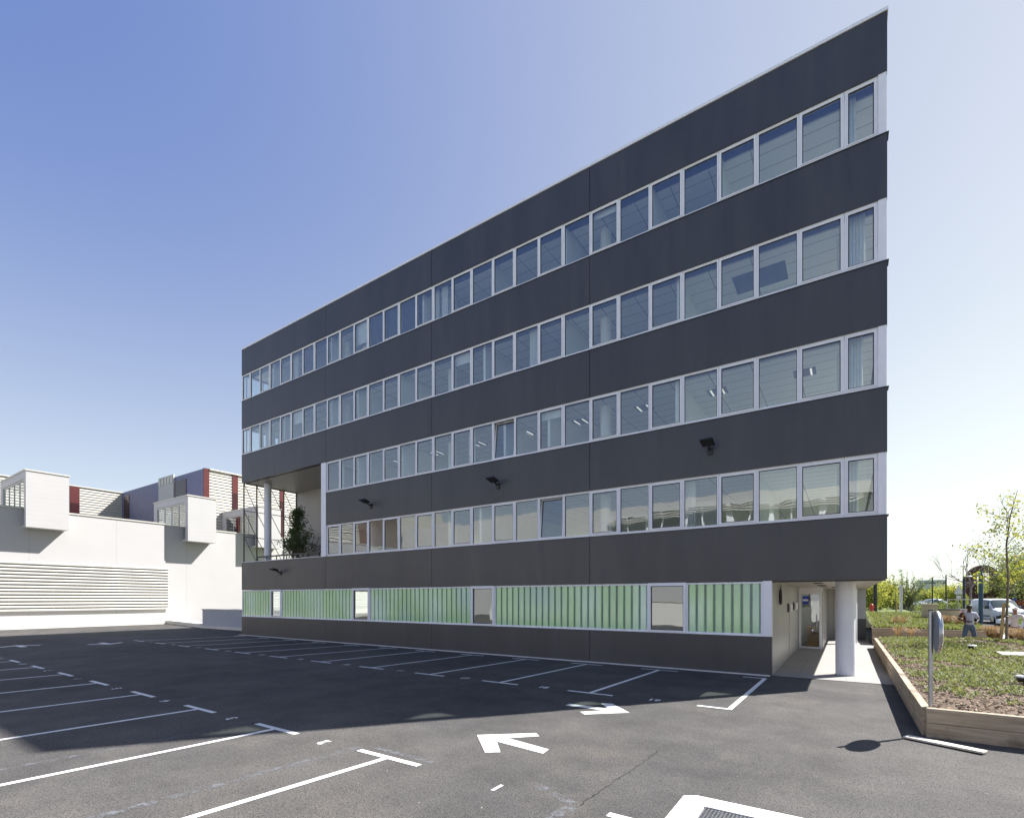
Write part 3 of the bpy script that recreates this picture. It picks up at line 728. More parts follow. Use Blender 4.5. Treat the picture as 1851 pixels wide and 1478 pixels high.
# ------------------------------------------------------------------ white building on the left
XW = -50.0
wb = empty('white_building', (XW, 8, 0), 'long white building with projecting box windows and a louvred screen', 'building')
W = lambda mb, n, m, par=wb, bev=0: mb.build(n, m, par, bev)
W(MB().box(XW - 8, XW, -16, 19.45, 0, 8.72), 'wall', 'white')
W(MB().box(XW - 8, XW - .12, 19.45, 44, 0, 8.62), 'wall', 'white')
W(MB().box(XW - .3, XW + .06, -16, 19.45, 8.725, 8.82).box(XW - .4, XW - .06, 19.46, 44, 8.625, 8.72), 'parapet_cap', 'louvre')
W(MB().box(XW + .003, XW + .55, -16, 19.3, 0, .45), 'plinth', 'kerbc')
lv = MB(); lv.box(XW + .002, XW + .04, -15, 19.7, 1.25, 4.9)
ls = MB(); 
for k in range(15):
    z = 1.36 + k * .247
    ls.prism([(0, z - .075), (.14, z - .10), (.155, z - .04), (.01, z + .10)], lambda p, s: (XW + .06 + p[0], (-15, 19.7)[s], p[1]))
for k in range(15): ls.box(XW + .05, XW + .058, -14.5 + k * 2.4, -14.4 + k * 2.4, 1.25, 4.9)
f = W(lv, 'louvre_screen', 'louvreback'); W(ls, 'louvre_blades', 'louvre', f)
def slats(mb, y0, y1, z0, z1, x, pitch=.31, d=.12):
    z = z0 + .1
    while z < z1 - .05:
        mb.prism([(0, z - .09), (d, z - .12), (d, z + .04), (0, z + .13)], lambda p, s: (x + p[0], (y0, y1)[s], p[1])); z += pitch
def box_window(y, wd=2.4):
    f0, fb = -48.9, -56.0; zb, zt = 7.35, 11.4
    d = W(MB().box(f0 - .12, f0, y, y + wd, zb, zt), 'box_window', 'whiteclad')
    mb = MB(); mb.box(fb, f0 - .125, y, y + wd, zt - .55, zt - .002); mb.box(fb, f0 - .125, y + wd - .2, y + wd, zb, zt - .55)
    mb.box(XW + .01, f0 - .125, y, y + wd - .2, zb + .002, zb + .16)
    mb.box(f0 - .5, f0 - .13, y, y + .15, zb + .16, zt - .552); mb.box(fb, fb + .7, y, y + .15, 8.8, zt - .552)
    W(mb, 'box_shell', 'whiteclad', d)
    W(MB().box(fb - .05, f0 + .05, y - .06, y + wd + .06, zt + .001, zt + .09), 'box_cap', 'louvre', d)
    fr = MB(); X0, X1 = fb + .72, f0 - .52
    for k in range(5): xx_ = X0 + (X1 - X0) * k / 4; fr.box(xx_ - .04, xx_ + .04, y + .06, y + .14, 8.2, zt - .56)
    fr.box(X0, X1, y + .05, y + .15, zt - .66, zt - .56)
    W(fr, 'window_frame', 'louvre', d); W(MB().box(X0, X1, y + .09, y + .095, 8.0, zt - .66), 'pane', 'glass', d)
for y in (-.5, 10.2, 20.8, 27.2): box_window(y)
# roof edge deck
W(MB().box(-58.5, XW - .45, -16, 44, 8.3, 8.5), 'roof_deck', 'roofgravel')
lw = MB(); lw.box(-40.0, -29, 18.0, 18.3, 0, 1.36); lw.box(-40.0, -39.7, 18.3, 22, 0, 1.36)
lwo = empty('low_wall', (-40, 18, 0), 'low grey shaded wall in front of the white building', 'wall')
lw.build('wall_body', 'lowwall', lwo); MB().box(-40.05, -29, 17.95, 18.35, 1.361, 1.42).build('coping', 'louvre', lwo)
MB().box(-40.05, -29, 17.85, 17.99, 0, .2).build('foot', 'kerbc', lwo)
kb = MB(); kb.prism([(-50, 19.3), (-40.02, 17.9), (-40.02, 18.35), (-50, 21.4)], lambda p, s: (p[0], p[1], (0, .30)[s]))
tag(kb.build('kerb', 'kerbc'), kind='structure')
kb = MB(); kb.box(-49.44, -48.9, -16, 19.2, 0, .18); tag(kb.build('kerb', 'kerbc'), kind='structure')

lb = empty('louvred_building', (-66, 25, 0), 'tall building behind with ivory louvres, violet cladding and dark red strips', 'building')
Lb = lambda mb, n, m, par=lb: mb.build(n, m, par)
Lb(MB().box(-95, -78.02, -14, 25.5, 0, 15.8), 'rear_block', 'louvreback')
s_ = MB(); slats(s_, -14, 25.45, 8.3, 15.75, -78.0); Lb(s_, 'rear_louvres', 'louvre')
Lb(MB().box(-78.3, -77.8, -14, 25.45, 15.81, 15.93), 'rear_cap', 'louvre')
Lb(MB().box(-95, -56.2, 25.5, 60, 0, 15.8), 'front_block', 'louvreback')
Lb(MB().box(-78.0, -56.2, 25.35, 25.498, 6, 15.84), 'violet_wall', 'violet')
s_ = MB(); slats(s_, 25.9, 60, 8.3, 15.75, -56.19); Lb(s_, 'front_louvres', 'louvre')
Lb(MB().box(-56.3, -55.9, 25.9, 60, 15.81, 15.93), 'front_cap', 'louvre')
def yv(px, X):
    u = (px - 925.5) / 900; s, c = math.sin(R(33.9)), math.cos(R(33.9)); return X * (c + s * u) / (-s + c * u)
def strip(p0, p1, X, z0, z1):
    y0, y1 = yv(p0, X), yv(p1, X)
    zc = z0 + (z1 - z0) * .72
    a = Lb(MB().box(X, X + .16, y0, y1, z0, zc), 'red_glass_strip', 'maroon'); Lb(MB().box(X, X + .165, y0, y1, zc, z1), 'red_glass_top', 'red', a)
strip(125.5, 143, -77.99, 8.5, 15.82); strip(419, 429, -56.18, 8.5, 15.82); strip(505, 511, -56.18, 8.5, 15.82); strip(60, 72, -77.99, 8.5, 15.82)
Lb(MB().box(-56.19, -56.0, 25.35, 25.88, 6, 15.9), 'corner_red_strip', 'red')
def xv(px, Y):
    u = (px - 925.5) / 900; s, c = math.sin(R(33.9)), math.cos(R(33.9)); return Y * (-s + c * u) / (c + s * u)
mb = MB(); xa, xb_ = xv(288, 25.3), xv(315, 25.3)
mb.box(xa, xb_, 25.2, 25.34, 8.5, 16.15)
f = Lb(mb, 'grey_panel', 'whiteclad')
mb = MB()
for k in range(5): mb.box(xa + .1 + k * (xb_ - xa) / 5, xa + .1 + (k + .7) * (xb_ - xa) / 5, 25.15, 25.19, 15.2, 16.0)
Lb(mb, 'grille', 'louvre', f)
for p0, p1 in ((224, 233), (316, 336)):
    Lb(MB().box(xv(p0, 25.3), xv(p1, 25.3), 25.3, 25.34, 8, 15.3), 'dark_red_reflection', 'maroon')  # maroon boxes paint dark red reflections onto the violet wall

# ------------------------------------------------------------------ building opposite (behind the camera, seen mirrored in the windows)
op = empty('opposite_building', (-10, -20, 0), 'white building across the car park, mirrored in the office windows', 'building')
O = lambda mb, n, m, par=op: mb.build(n, m, par)
YO = -20.0
O(MB().box(-58, 32, YO - 12, YO - .6, 0, 11.6), 'core', 'white')
O(MB().box(-58, -22, YO - .6, YO, 0, 12.4), 'blank_wall', 'white')
O(MB().box(-22, 32, YO - .6, YO, 11.1, 12.1).box(-22, 32, YO - .6, YO, 0, 5.0), 'wall', 'white')
mb = MB(); gl = MB()
for k in range(27):
    x = -22 + k * 2; mb.box(x, x + .45 if k % 2 == 0 else x + .12, YO - .5, YO - .05, 5.0, 11.1)
for z in (7.6,): mb.box(-22, 32, YO - .5, YO - .1, z, z + .35)
f = O(mb, 'window_mullions', 'frame'); O(MB().box(-22, 32, YO - .57, YO - .52, 5.0, 11.1), 'pane', 'carglass', f)
mb = MB()
for k in range(3): mb.box(-22, 1, YO + .02, YO + .35, 10.45 + k * .2, 10.53 + k * .2)
O(mb, 'sunshade', 'louvre')
s_ = MB(); slats(s_, -15, -2, 9, 15.5, -56); 
ob2 = empty('brown_block', (-58, -10, 0), 'tall brown and louvred block mirrored in the lower office windows', 'building')
MB().box(-70, -56.02, -30, -3, 8, 15.8).build('wall', 'louvreback', ob2); s_.build('louvres', 'louvre', ob2)
MB().box(-55.9, -53.2, -17.5, -13.5, 8.8, 14.2).build('brown_volume', 'brown', ob2)
bw = empty('boundary_wall', (0, -9, 0), 'low white wall across the car park, mirrored in the ground windows', 'wall')
MB().box(-30, 22, -9.2, -9, 0, 1.85).build('wall_body', 'concrete', bw); MB().box(-30.05, 22.05, -9.25, -8.95, 1.851, 1.92).build('coping', 'louvre', bw)

# ------------------------------------------------------------------ planters and planting on the right
def sleeper_wall(name, label, segs, z0, zt, mats=('woodx', 'woody'), th=.11):
    e = empty(name, (segs[0][0], segs[0][1], z0), label, 'planter wall')
    for (xa, ya, xb, yb, ax) in segs:
        L = abs(xb - xa) if ax == 0 else abs(yb - ya); n = max(1, round(L / 2.6)); hm = (z0 + zt) / 2
        for row in range(2):
            off = .5 if row else 0
            cuts = [0] + [(k + off) / n for k in range(1 if off == 0 else 0, n)] + [1]
            cuts = sorted(set(c for c in cuts if 0 <= c <= 1))
            for c0, c1 in zip(cuts, cuts[1:]):
                j = rng.uniform(-.004, .004)
                za, zb = (z0, hm - .004) if row == 0 else (hm + .002, zt + rng.uniform(-.006, .004))
                mb = MB()
                if ax == 0: mb.box(xa + (xb - xa) * c0 + .003, xa + (xb - xa) * c1 - .003, ya + j, ya + th + j, za, zb)
                else: mb.box(xa + j, xa + th + j, ya + (yb - ya) * c0 + .003, ya + (yb - ya) * c1 - .003, za, zb)
                mb.build('sleeper', mats[ax], e, .006)
    return e
sleeper_wall('timber_planter', 'low planter wall of two stacked timber sleepers around the sloping bed', [(1.05, 10.22, 12.0, 10.22, 0), (1.0, 10.34, 1.0, 27.2, 1), (1.12, 27.2, 7.4, 27.2, 0)], 0, .46)
sleeper_wall('timber_terrace_wall', 'second sleeper wall behind the planter, below the upper bed', [(1.0, 29.2, 5.4, 29.2, 0), (5.3, 29.32, 5.3, 33.0, 1)], .02, .80)
def bed(name, x0, x1, y0, y1, f, nx, ny, mat='soil'):
    mb = MB(); r = random.Random(3); vs = []
    for j in range(ny + 1):
        for i in range(nx + 1):
            x = x0 + (x1 - x0) * i / nx; y = y0 + (y1 - y0) * j / ny
            vs.append((x, y, f(x, y) + r.uniform(-.018, .018)))
    mb.add(vs, [(j * (nx + 1) + i, j * (nx + 1) + i + 1, (j + 1) * (nx + 1) + i + 1, (j + 1) * (nx + 1) + i) for j in range(ny) for i in range(nx)], True)
    return tag(mb.build(name, mat), kind='structure')
def zbed(x, y):
    e = min(1, (x - 1.1) / .6, (y - 10.3) / .6, (27.2 - y) / .6); m = math.exp(-((x - 5.0) ** 2 + (y - 25.6) ** 2) / 5)
    return .40 + .06 * max(0, e) + .10 * math.sin(x * .8) * .3 + .16 * m
def zbed2(x, y): return .76 + .42 * (y - 29.3) / 10.6
bed('planter_soil', 1.1, 12, 10.32, 27.22, zbed, 110, 150)
bed('terrace_soil', 1.0, 5.3, 29.3, 40.0, zbed2, 40, 80)
def in_view(x, y, z):
    s, c = math.sin(R(33.9)), math.cos(R(33.9)); d = -s * x + c * y; l = c * x + s * y
    return d > 1 and -1.15 < l / d < 1.08
def leafquad(mb, p, d, up, L, wd):
    n = d.cross(up); n = n.normalized() if n.length > 1e-4 else Vector((1, 0, 0))
    mb.add([p, p + d * L * .5 + n * wd, p + d * L, p + d * L * .5 - n * wd], [(0, 1, 2, 3)])
def cover(name, label, x0, x1, y0, y1, zf, n, dens_scale, size, seed, bare, mat='cover'):
    mb = MB(); r = random.Random(seed); k = 0
    def den(x, y): return (math.sin(x * 1.9 + seed) * math.sin(y * 1.1 + 2 * seed) + .6 * math.sin(x * 4.3 + y * 2.7) + .5 * math.sin(x * 7.1 - y * 5.3))
    while k < n:
        x = r.uniform(x0, x1); y = r.uniform(y0, y1); k += 1
        if not in_view(x, y, 0): continue
        if den(x, y) + bare(x, y) < r.uniform(-.9, .7): continue
        z = zf(x, y); dd = 1 + max(0, (y - 14)) * .035
        for q in range(5):
            a = r.uniform(0, 6.28); el = r.uniform(.15, 1.0); d = Vector((math.cos(a) * math.cos(el), math.sin(a) * math.cos(el), math.sin(el)))
            leafquad(mb, Vector((x + r.uniform(-.03, .03), y + r.uniform(-.03, .03), z + r.uniform(0, .03))), d, Vector((0, 0, 1)), size * dd * r.uniform(.6, 1.5), size * .17 * dd)
    o = mb.build(name, mat, None, 0, False); return tag(o, label, 'ground cover', None, 'stuff')
cover('ground_cover', 'low green ground cover spreading over the bark mulch of the timber planter', 1.2, 12, 10.5, 27, zbed, 46000, 1, .072, 1,
      lambda x, y: -1.5 * math.exp(-((x - 5.1) ** 2 + (y - 24.5) ** 2) / 4) + (.1 if x < 4 else -.3) - (.9 if y < 11.0 else 0) - (.35 if y < 14 else 0) - (.8 if x < 1.6 else 0) + (.5 if y > 20 else 0) + .14)
cover('terrace_ground_cover', 'dense pale green ground cover on the upper bed behind the second sleeper wall', 1.1, 5.2, 29.4, 39.8, zbed2, 15000, 1, .10, 4, lambda x, y: .9)
# bark chips
mb = MB(); r = random.Random(9)
for k in range(42000):
    x = r.uniform(1.15, 11); y = r.uniform(10.4, 27)
    if not in_view(x, y, 0): continue
    rt = Matrix.Rotation(r.uniform(0, 6.28), 3, 'Z') @ Matrix.Rotation(r.uniform(-.9, .9), 3, 'X')
    mb.obox((x, y, zbed(x, y) + .012), r.uniform(.02, .06), r.uniform(.012, .03), .01, rt)
tag(mb.build('bark_mulch', 'chips', None, 0, False), 'loose brown bark chips between the planter greenery', 'mulch', None, 'stuff')

# sedge clumps
def sedge(x, y, z, rad, h, n, seed, label, name='sedge_clump'):
    mb = MB(); r = random.Random(seed)
    for k in range(n):
        a = r.uniform(0, 6.28); sp = rad * r.uniform(.1, .8); hh = h * r.uniform(.6, 1.05); b = Vector((x + math.cos(a) * .06, y + math.sin(a) * .06, z))
        pts = [b, b + Vector((math.cos(a) * sp * .35, math.sin(a) * sp * .35, hh * .7)), b + Vector((math.cos(a) * sp * .8, math.sin(a) * sp * .8, hh * .95)), b + Vector((math.cos(a) * sp * 1.2, math.sin(a) * sp * 1.2, hh * .72))]
        sd = Vector((-math.sin(a), math.cos(a), 0)) * .004
        for p, q in zip(pts, pts[1:]): mb.add([p - sd, p + sd, q + sd * .6, q - sd * .6], [(0, 1, 2, 3)])
    return tag(mb.build(name, 'drygrass', None, 0, False), label, 'ornamental grass', 'bronze grass clumps')
def unproj(px, depth):
    s, c = math.sin(R(33.9)), math.cos(R(33.9)); l = (px - 925.5) / 900 * depth
    return -s * depth + c * l, c * depth + s * l
def zpix(py, depth): return 2.2 + (1081 - py) * depth / 900
sd = [(1623, 22.5, .45, .5, 160, 'bronze grass clump in front of the second sleeper wall, nearest the building'),
      (1647, 22.3, .42, .45, 150, 'bronze grass clump just left of the traffic mirror'),
      (1792, 19.6, .55, .62, 420, 'bronze grass clump left of the staked tree'),
      (1806, 20.0, .45, .6, 260, 'bronze grass clump directly behind the tree stake'),
      (1830, 19.6, .5, .58, 380, 'bronze grass clump right of the young tree trunk'),
      (1845, 18.6, .5, .5, 320, 'bronze grass clump nearest the right edge, in front of the others')]
for i, (px, dep, rad, h, n, lab) in enumerate(sd):
    x, y = unproj(px, dep); sedge(x, y, zbed(x, min(y, 27)), rad, h, n, 20 + i, lab)
for i, (px, dep, rad, h, n, lab) in enumerate([(1618, 25.2, .35, .45, 110, 'sparse bronze grass on the upper bed, left of the pair'), (1632, 25.0, .4, .5, 120, 'sparse bronze grass on the upper bed, right of the pair'),
      (1712, 24.2, .5, .55, 300, 'bronze grass clump on the upper bed beside the mirror'), (1732, 24.0, .5, .5, 280, 'bronze grass clump on the upper bed behind the person in the vest')]):
    x, y = unproj(px, dep); sedge(x, y, zbed2(x, y), rad, h, n, 40 + i, lab)

# leaf clouds and trees
def leafcloud(mb, c, rx, ry, rz, n, size, r, lumps=14, droop=0, surf=.55):
    cs = []
    for k in range(lumps):
        v = Vector((r.gauss(0, 1), r.gauss(0, 1), r.gauss(0, 1))).normalized() * r.uniform(.25, .85)
        cs.append((Vector((c[0] + v.x * rx, c[1] + v.y * ry, c[2] + v.z * rz)), r.uniform(.22, .45)))
    for k in range(n):
        q, s = cs[k % lumps]; v = Vector((r.gauss(0, .5), r.gauss(0, .5), r.gauss(0, .5)))
        p = q + Vector((v.x * rx * s * 1.5, v.y * ry * s * 1.5, v.z * rz * s * 1.5))
        d = Vector((r.uniform(-1, 1), r.uniform(-1, 1), r.uniform(-1, 1) - droop)).normalized()
        u = Vector((r.uniform(-1, 1), r.uniform(-1, 1), r.uniform(-1, 1)))
        leafquad(mb, p, d, u, size * r.uniform(.6, 1.4), size * .32)
def branches(mb, base, d, L, rad, lvl, r, tips, spread=.6, curl=.25, kids=3, n=6):
    pts = [Vector(base)]; dd = Vector(d).normalized(); seg = 4
    for k in range(seg):
        dd = (dd + Vector((r.uniform(-1, 1), r.uniform(-1, 1), r.uniform(-.5, .9))) * curl * .4).normalized(); pts.append(pts[-1] + dd * L / seg)
    mb.tube(pts, [rad * (1 - .16 * k) for k in range(seg + 1)], n if lvl > 1 else 4, False)
    tips.append((pts[-1], dd)); 
    if lvl <= 0: tips.append((pts[2], dd)); return
    for k in range(kids):
        t = r.uniform(.35, 1); i = min(seg - 1, int(t * seg)); p = pts[i].lerp(pts[i + 1], t * seg - i) if i < seg else pts[-1]
        a = Vector((r.uniform(-1, 1), r.uniform(-1, 1), r.uniform(-.2, .8))).normalized()
        branches(mb, p, (dd * (1 - spread) + a * spread), L * r.uniform(.5, .75), rad * .5, lvl - 1, r, tips, spread, curl, kids, n)
def tree(x, y, z, h, rx, seed, leafmat, label, n=3500, size=.16, name='leafy_tree', group='trees beyond the car park', zc=.62, rzf=.42, bark='bark', lumps=16, trunk_r=None):
    r = random.Random(seed); e = empty(name, (x, y, z), label, 'tree', group)
    t = MB(); tips = []; tr = trunk_r or h * .018
    t.tube([(x, y, z - .1), (x + r.uniform(-.1, .1), y, z + h * .35), (x + r.uniform(-.2, .2), y, z + h * .75)], [tr * 1.3, tr, tr * .5], 7, False)
    for k in range(7): branches(t, (x, y, z + h * r.uniform(.2, .6)), (r.uniform(-1, 1), r.uniform(-1, 1), .9), h * .32, tr * .45, 1, r, tips)
    t.build('trunk', bark, e)
    c = MB(); leafcloud(c, (x, y, z + h * zc), rx, rx, h * rzf, n, size, r, lumps)
    c.build('crown', leafmat, e, 0, False); return e
# staked young tree in the planter
x, y = unproj(1819, 18.6); z = zbed(x, y)
e = empty('staked_tree', (x, y, z), 'young tree with sparse yellow green leaves tied to a stake in the planter', 'tree')
t = MB(); r = random.Random(5); tips = []
t.tube([(x, y, z - .1), (x + .02, y, z + 1.1), (x + .05, y, z + 2.3), (x + .0, y, z + 3.6), (x + .12, y + .05, z + 4.7), (x + .3, y, z + 5.6)], [.045, .04, .034, .028, .018, .008], 8)
rv = Vector((.83, .5577, 0))   # towards the right of the picture
for k in range(26):
    hh = r.uniform(1.7, 5.0); a = r.uniform(0, 6.28)
    d = Vector((math.cos(a), math.sin(a), r.uniform(.5, 1.1)))
    branches(t, (x + .03, y, z + hh), d, r.uniform(.5, .95) * (1.25 if hh < 3.6 else .8), .012, 1, r, tips, .5, .5, 3, 5)
t.build('trunk', 'greybark', e, 0, False)
c = MB(); r2 = random.Random(6)
for (p, d) in tips:
    if p.z > z + 3.6 and r2.random() < .35: continue
    for q in range(12 if p.z < z + 3.0 else (8 if p.z < z + 3.8 else 5)):
        v = Vector((r2.gauss(0, .12), r2.gauss(0, .12), r2.gauss(0, .11)))
        leafquad(c, p + v, Vector((r2.uniform(-1, 1), r2.uniform(-1, 1), r2.uniform(-1, .6))).normalized(), Vector((r2.uniform(-1, 1), r2.uniform(-1, 1), r2.uniform(-1, 1))), r2.uniform(.07, .13), .034)
for k in range(60):   # climbing shoots on the trunk
    hh = r2.uniform(.1, 1.8); leafquad(c, Vector((x + r2.uniform(-.07, .07), y + r2.uniform(-.07, .07), z + hh)), Vector((r2.uniform(-1, 1), r2.uniform(-1, 1), r2.uniform(-1, 1))).normalized(), Vector((0, 0, 1)), .08, .025)
c.build('crown', 'leafyellow', e, 0, False)
sk = MB(); bx_, by_ = x - .16, y - .02
sk.prism([(-.04, -.04), (.04, -.04), (.04, .04), (-.04, .04)], lambda p, s: (bx_ + p[0] + s * .13 * .83, by_ + p[1] + s * .13 * .5577, (z - .1, z + 1.42)[s]))
so_ = tag(sk.build('tree_stake', 'stake'), 'leaning square wooden stake beside the young tree trunk', 'tree stake')
tag(MB().tube([(x - .10, y - .1, z + .92), (x + .07, y - .06, z + .94), (x + .07, y + .07, z + .94), (x - .1, y + .05, z + .92), (x - .10, y - .1, z + .92)], .014, 5).build('tree_tie', 'gasket'), 'black strap tying the young tree to its stake', 'strap')

# background trees : (px, depth, height top py, radius, leaf, label)
gz_ = lambda x, y: hgt(x, y)
BT = [(1576, 44, 1050, 1.5, 'leafyellow', 'yellow green bush right behind the fire hydrant', 5200),
      (1592, 47, 1047, 1.5, 'leafyellow', 'yellow green shrub left of the pale post', 5200),
      (1608, 52, 1052, 1.6, 'leafdark', 'dark green shrub behind the pale post', 4000),
      (1684, 90, 1062, 3.0, 'leafgreen', 'round green tree behind the stone pillar', 3600),
      (1668, 75, 1064, 2.2, 'leafyellow', 'yellow leaved tree between the willow and the pillar', 3000),
      (1704, 95, 1060, 3.4, 'leafyellow', 'pale yellow green tree above the low stone wall', 3600),
      (1725, 80, 1056, 3.2, 'leafyellow', 'bright yellow tree behind the triangular sign', 4200),
      (1748, 100, 1054, 3.2, 'leafgreen', 'green tree glimpsed left of the round sculpture', 3400),
      (1778, 110, 1052, 4.0, 'leafyellow', 'yellow green tree seen through the sculpture opening', 4200),
      (1838, 70, 1008, 2.5, 'leafdark', 'tall dark green tree right of the round sculpture', 6500),
      (1846, 56, 985, 3.6, 'leafgreen', 'tall green tree at the right edge behind the truck', 7500),
      (1880, 48, 960, 4.2, 'leafgreen', 'large green tree just beyond the right edge of the view', 6000),
      (1812, 85, 1046, 2.2, 'leafgreen', 'green tree behind the van roof', 3000)]
for i, (px, dep, py, rad, lm, lab, n) in enumerate(BT):
    x, y = unproj(px, dep); z = hgt(x, y) if dep > 50 else 1.0
    h = zpix(py, dep) - z
    tree(x, y, z, h / 1.02, rad, 60 + i, lm, lab, n, .16 if dep < 60 else .26, zc=.55, rzf=.46, lumps=22)
# far tree line: one mass
mb = MB(); r = random.Random(77)
for k in range(70):
    px = r.uniform(1500, 2050); dep = r.uniform(130, 230); x, y = unproj(px, dep)
    leafcloud(mb, (x, y, 1.9 + r.uniform(-.5, 1.0)), 6, 6, 2.0, 700, .7, r, 8)
tag(mb.build('far_woodland', 'leafgreen', None, 0, False), 'hazy line of green trees far beyond the road', 'woodland', None, 'stuff')
mb = MB(); r = random.Random(78)
for k in range(12):
    px = 1570 + k * 26; x, y = unproj(px, 58 + (k % 3) * 3); leafcloud(mb, (x, y, 1.0), 2.6, 1.6, .75, 900, .2, r, 8)
tag(mb.build('hedge', 'leafgreen', None, 0, False), 'low green hedge along the far side of the parking', 'hedge', None, 'stuff')
mb = MB()
for k in range(16):
    x, y = unproj(1712 + k * 5.2, 44 + (k % 3)); leafcloud(mb, (x, y, 1.05), .5, .4, .16, 60, .1, r, 4)
tag(mb.build('flower_bed', 'flower', None, 0, False), 'strip of pink flowers behind the fence panel', 'flowers', None, 'stuff')

# willow like shrub leaning right
x, y = unproj(1628, 47); e = empty('willow_shrub', (x, y, 1.0), 'feathery willow shrub with long shoots leaning to the right behind the pale post', 'shrub')
t = MB(); c = MB(); r = random.Random(31)
for k in range(46):
    a = r.uniform(-1, 1); b0 = Vector((x, y, 1.0)) + rv * r.uniform(-.9, 1.2) + Vector((0, r.uniform(-.6, .6), 0))
    L = r.uniform(1.8, 4.0); lean = r.uniform(-.15, .75); pts = [b0]
    for q in range(1, 7):
        tq = q / 6; pts.append(b0 + rv * lean * L * tq ** 1.3 + Vector((0, a * .3 * tq, L * (tq - .25 * lean * tq * tq))))
    t.tube(pts, [.03 * (1 - q / 7.5) for q in range(7)], 4, False)
    for q in range(75):
        tq = r.uniform(.12, 1) * 6; i = min(5, int(tq)); p = pts[i].lerp(pts[i + 1], tq - i) + Vector((r.gauss(0, .08), r.gauss(0, .08), r.gauss(0, .07)))
        d = (pts[i + 1] - pts[i]).normalized() + Vector((r.uniform(-.8, .8), r.uniform(-.8, .8), r.uniform(-.5, .5)))
        leafquad(c, p, d.normalized(), Vector((r.uniform(-1, 1), r.uniform(-1, 1), 1)), r.uniform(.14, .28), .025)
t.build('stems', 'greybark', e, 0, False); c.build('foliage', 'leafwillow', e, 0, False)
# bare tree
x, y = unproj(1754, 42); e = empty('bare_tree', (x, y, .3), 'leafless tree with fine spreading twigs left of the round sculpture', 'tree')
t = MB(); r = random.Random(12); tips = []
z = .3; t.tube([(x, y, z), (x, y, z + 1.9), (x + .05, y, z + 3.2)], [.12, .09, .07], 8, False)
for (dx, dz, L) in ((-.9, .55, 2.6), (-.45, .9, 2.6), (.0, 1, 2.8), (.35, .9, 2.6), (.9, .75, 2.9), (-1, .25, 2.2), (.9, .2, 2.0), (.5, .5, 2.2), (-.7, .3, 2.4)):
    branches(t, (x + .03, y, z + r.uniform(2.4, 3.3)), rv * dx + Vector((0, r.uniform(-.5, .5), dz)), L, .038, 3, r, tips, .45, .3, 3, 5)
t.build('trunk', 'greybark', e, 0, False)
# sapling with stake
x, y = unproj(1619, 36); e = empty('sapling', (x, y, 1.1), 'thin sapling with a pale support cane left of the pale post', 'tree')
MB().tube([(x, y, 1.0), (x, y, 2.6)], .02, 6).build('trunk', 'greybark', e); c = MB(); leafcloud(c, (x, y, 2.2), .35, .35, .55, 260, .09, r, 6); c.build('crown', 'leafyellow', e, 0, False)
MB().tube([(x + .06, y, 1.0), (x + .06, y, 1.95)], .035, 6).build('cane', 'stake', e)

# terrace shrubs on the office building
def terrace_shrub(x, y, h, rad, n, seed, label):
    r = random.Random(seed); e = empty('terrace_shrub', (x, y, 4.05), label, 'shrub', 'shrubs on the open terrace')
    MB().tube([(x, y, 4.05), (x, y, 4.5), (x, y, 4.52)], [rad * .33, rad * .42, rad * .3], 16).build('pot', 'gasket', e)
    t = MB(); tips = []; t.tube([(x, y, 4.4), (x, y, 4.05 + h * .92)], [.05, .012], 6, False)
    for k in range(62):
        f = r.random() ** 1.25; a = r.uniform(0, 6.28); L = rad * (1.2 - 1.08 * f) * r.uniform(.6, 1.25)
        branches(t, (x, y, 4.45 + f * h * .78), (math.cos(a), math.sin(a), .75), L, .014, 1, r, tips, .5, .4, 3, 4)
    t.build('trunk', 'bark', e, 0, False); c = MB()
    for (p, d) in tips:
        for q in range(n):
            leafquad(c, p + Vector((r.gauss(0, .09), r.gauss(0, .09), r.gauss(0, .09))), Vector((r.uniform(-1, 1), r.uniform(-1, 1), r.uniform(-.6, 1))).normalized(), Vector((r.uniform(-1, 1), r.uniform(-1, 1), r.uniform(-1, 1))), r.uniform(.09, .17), .03)
    c.build('foliage', 'leafdark', e, 0, False)
terrace_shrub(-26.9, 17.4, 3.75, 1.0, 7, 91, 'tall conical evergreen shrub in the open corner terrace')
terrace_shrub(-28.9, 18.3, 2.5, .7, 5, 92, 'smaller sparse shrub behind the round terrace column')

# ------------------------------------------------------------------ street furniture
def thing1(mb, name, mat, label, cat, group=None, bev=0): return tag(mb.build(name, mat, None, bev), label, cat, group)
# traffic mirror
mx_, my_ = 1.125, 10.42
e = empty('traffic_mirror', (mx_, my_, .42), 'round convex traffic mirror on a steel post at the planter corner, seen edge on', 'traffic mirror')
MB().tube([(mx_, my_, .3), (mx_, my_, 2.0)], .03, 18).build('post', 'steel', e)
MB().tube([(mx_, my_, 2.0), (mx_, my_, 2.02)], .033, 18).build('post_cap', 'darksteel', e)
MB().tube([(mx_, my_, 1.0), (mx_, my_, 1.06)], .036, 14).build('clamp', 'steel', e)
nrm = Vector((math.cos(R(1)), math.sin(R(1)), 0)); c0 = Vector((mx_ + .05, my_ + .02, 1.66)); rad = .335
tz = Vector((0, 0, 1)); ty = nrm.cross(tz)
def dome(prof, nseg=44):
    mb = MB(); vs = []; fs = []
    for (rr, off) in prof:
        for k in range(nseg): a = 2 * math.pi * k / nseg; vs.append(c0 + nrm * off + (tz * math.cos(a) + ty * math.sin(a)) * rr)
    for i in range(len(prof) - 1):
        for k in range(nseg): fs.append((i * nseg + k, i * nseg + (k + 1) % nseg, (i + 1) * nseg + (k + 1) % nseg, (i + 1) * nseg + k))
    mb.add(vs, fs, True); return mb
dome([(.002, -.01), (.2, -.01), (.30, .0), (rad, .012)]).build('back_shell', 'mirrorback', e)
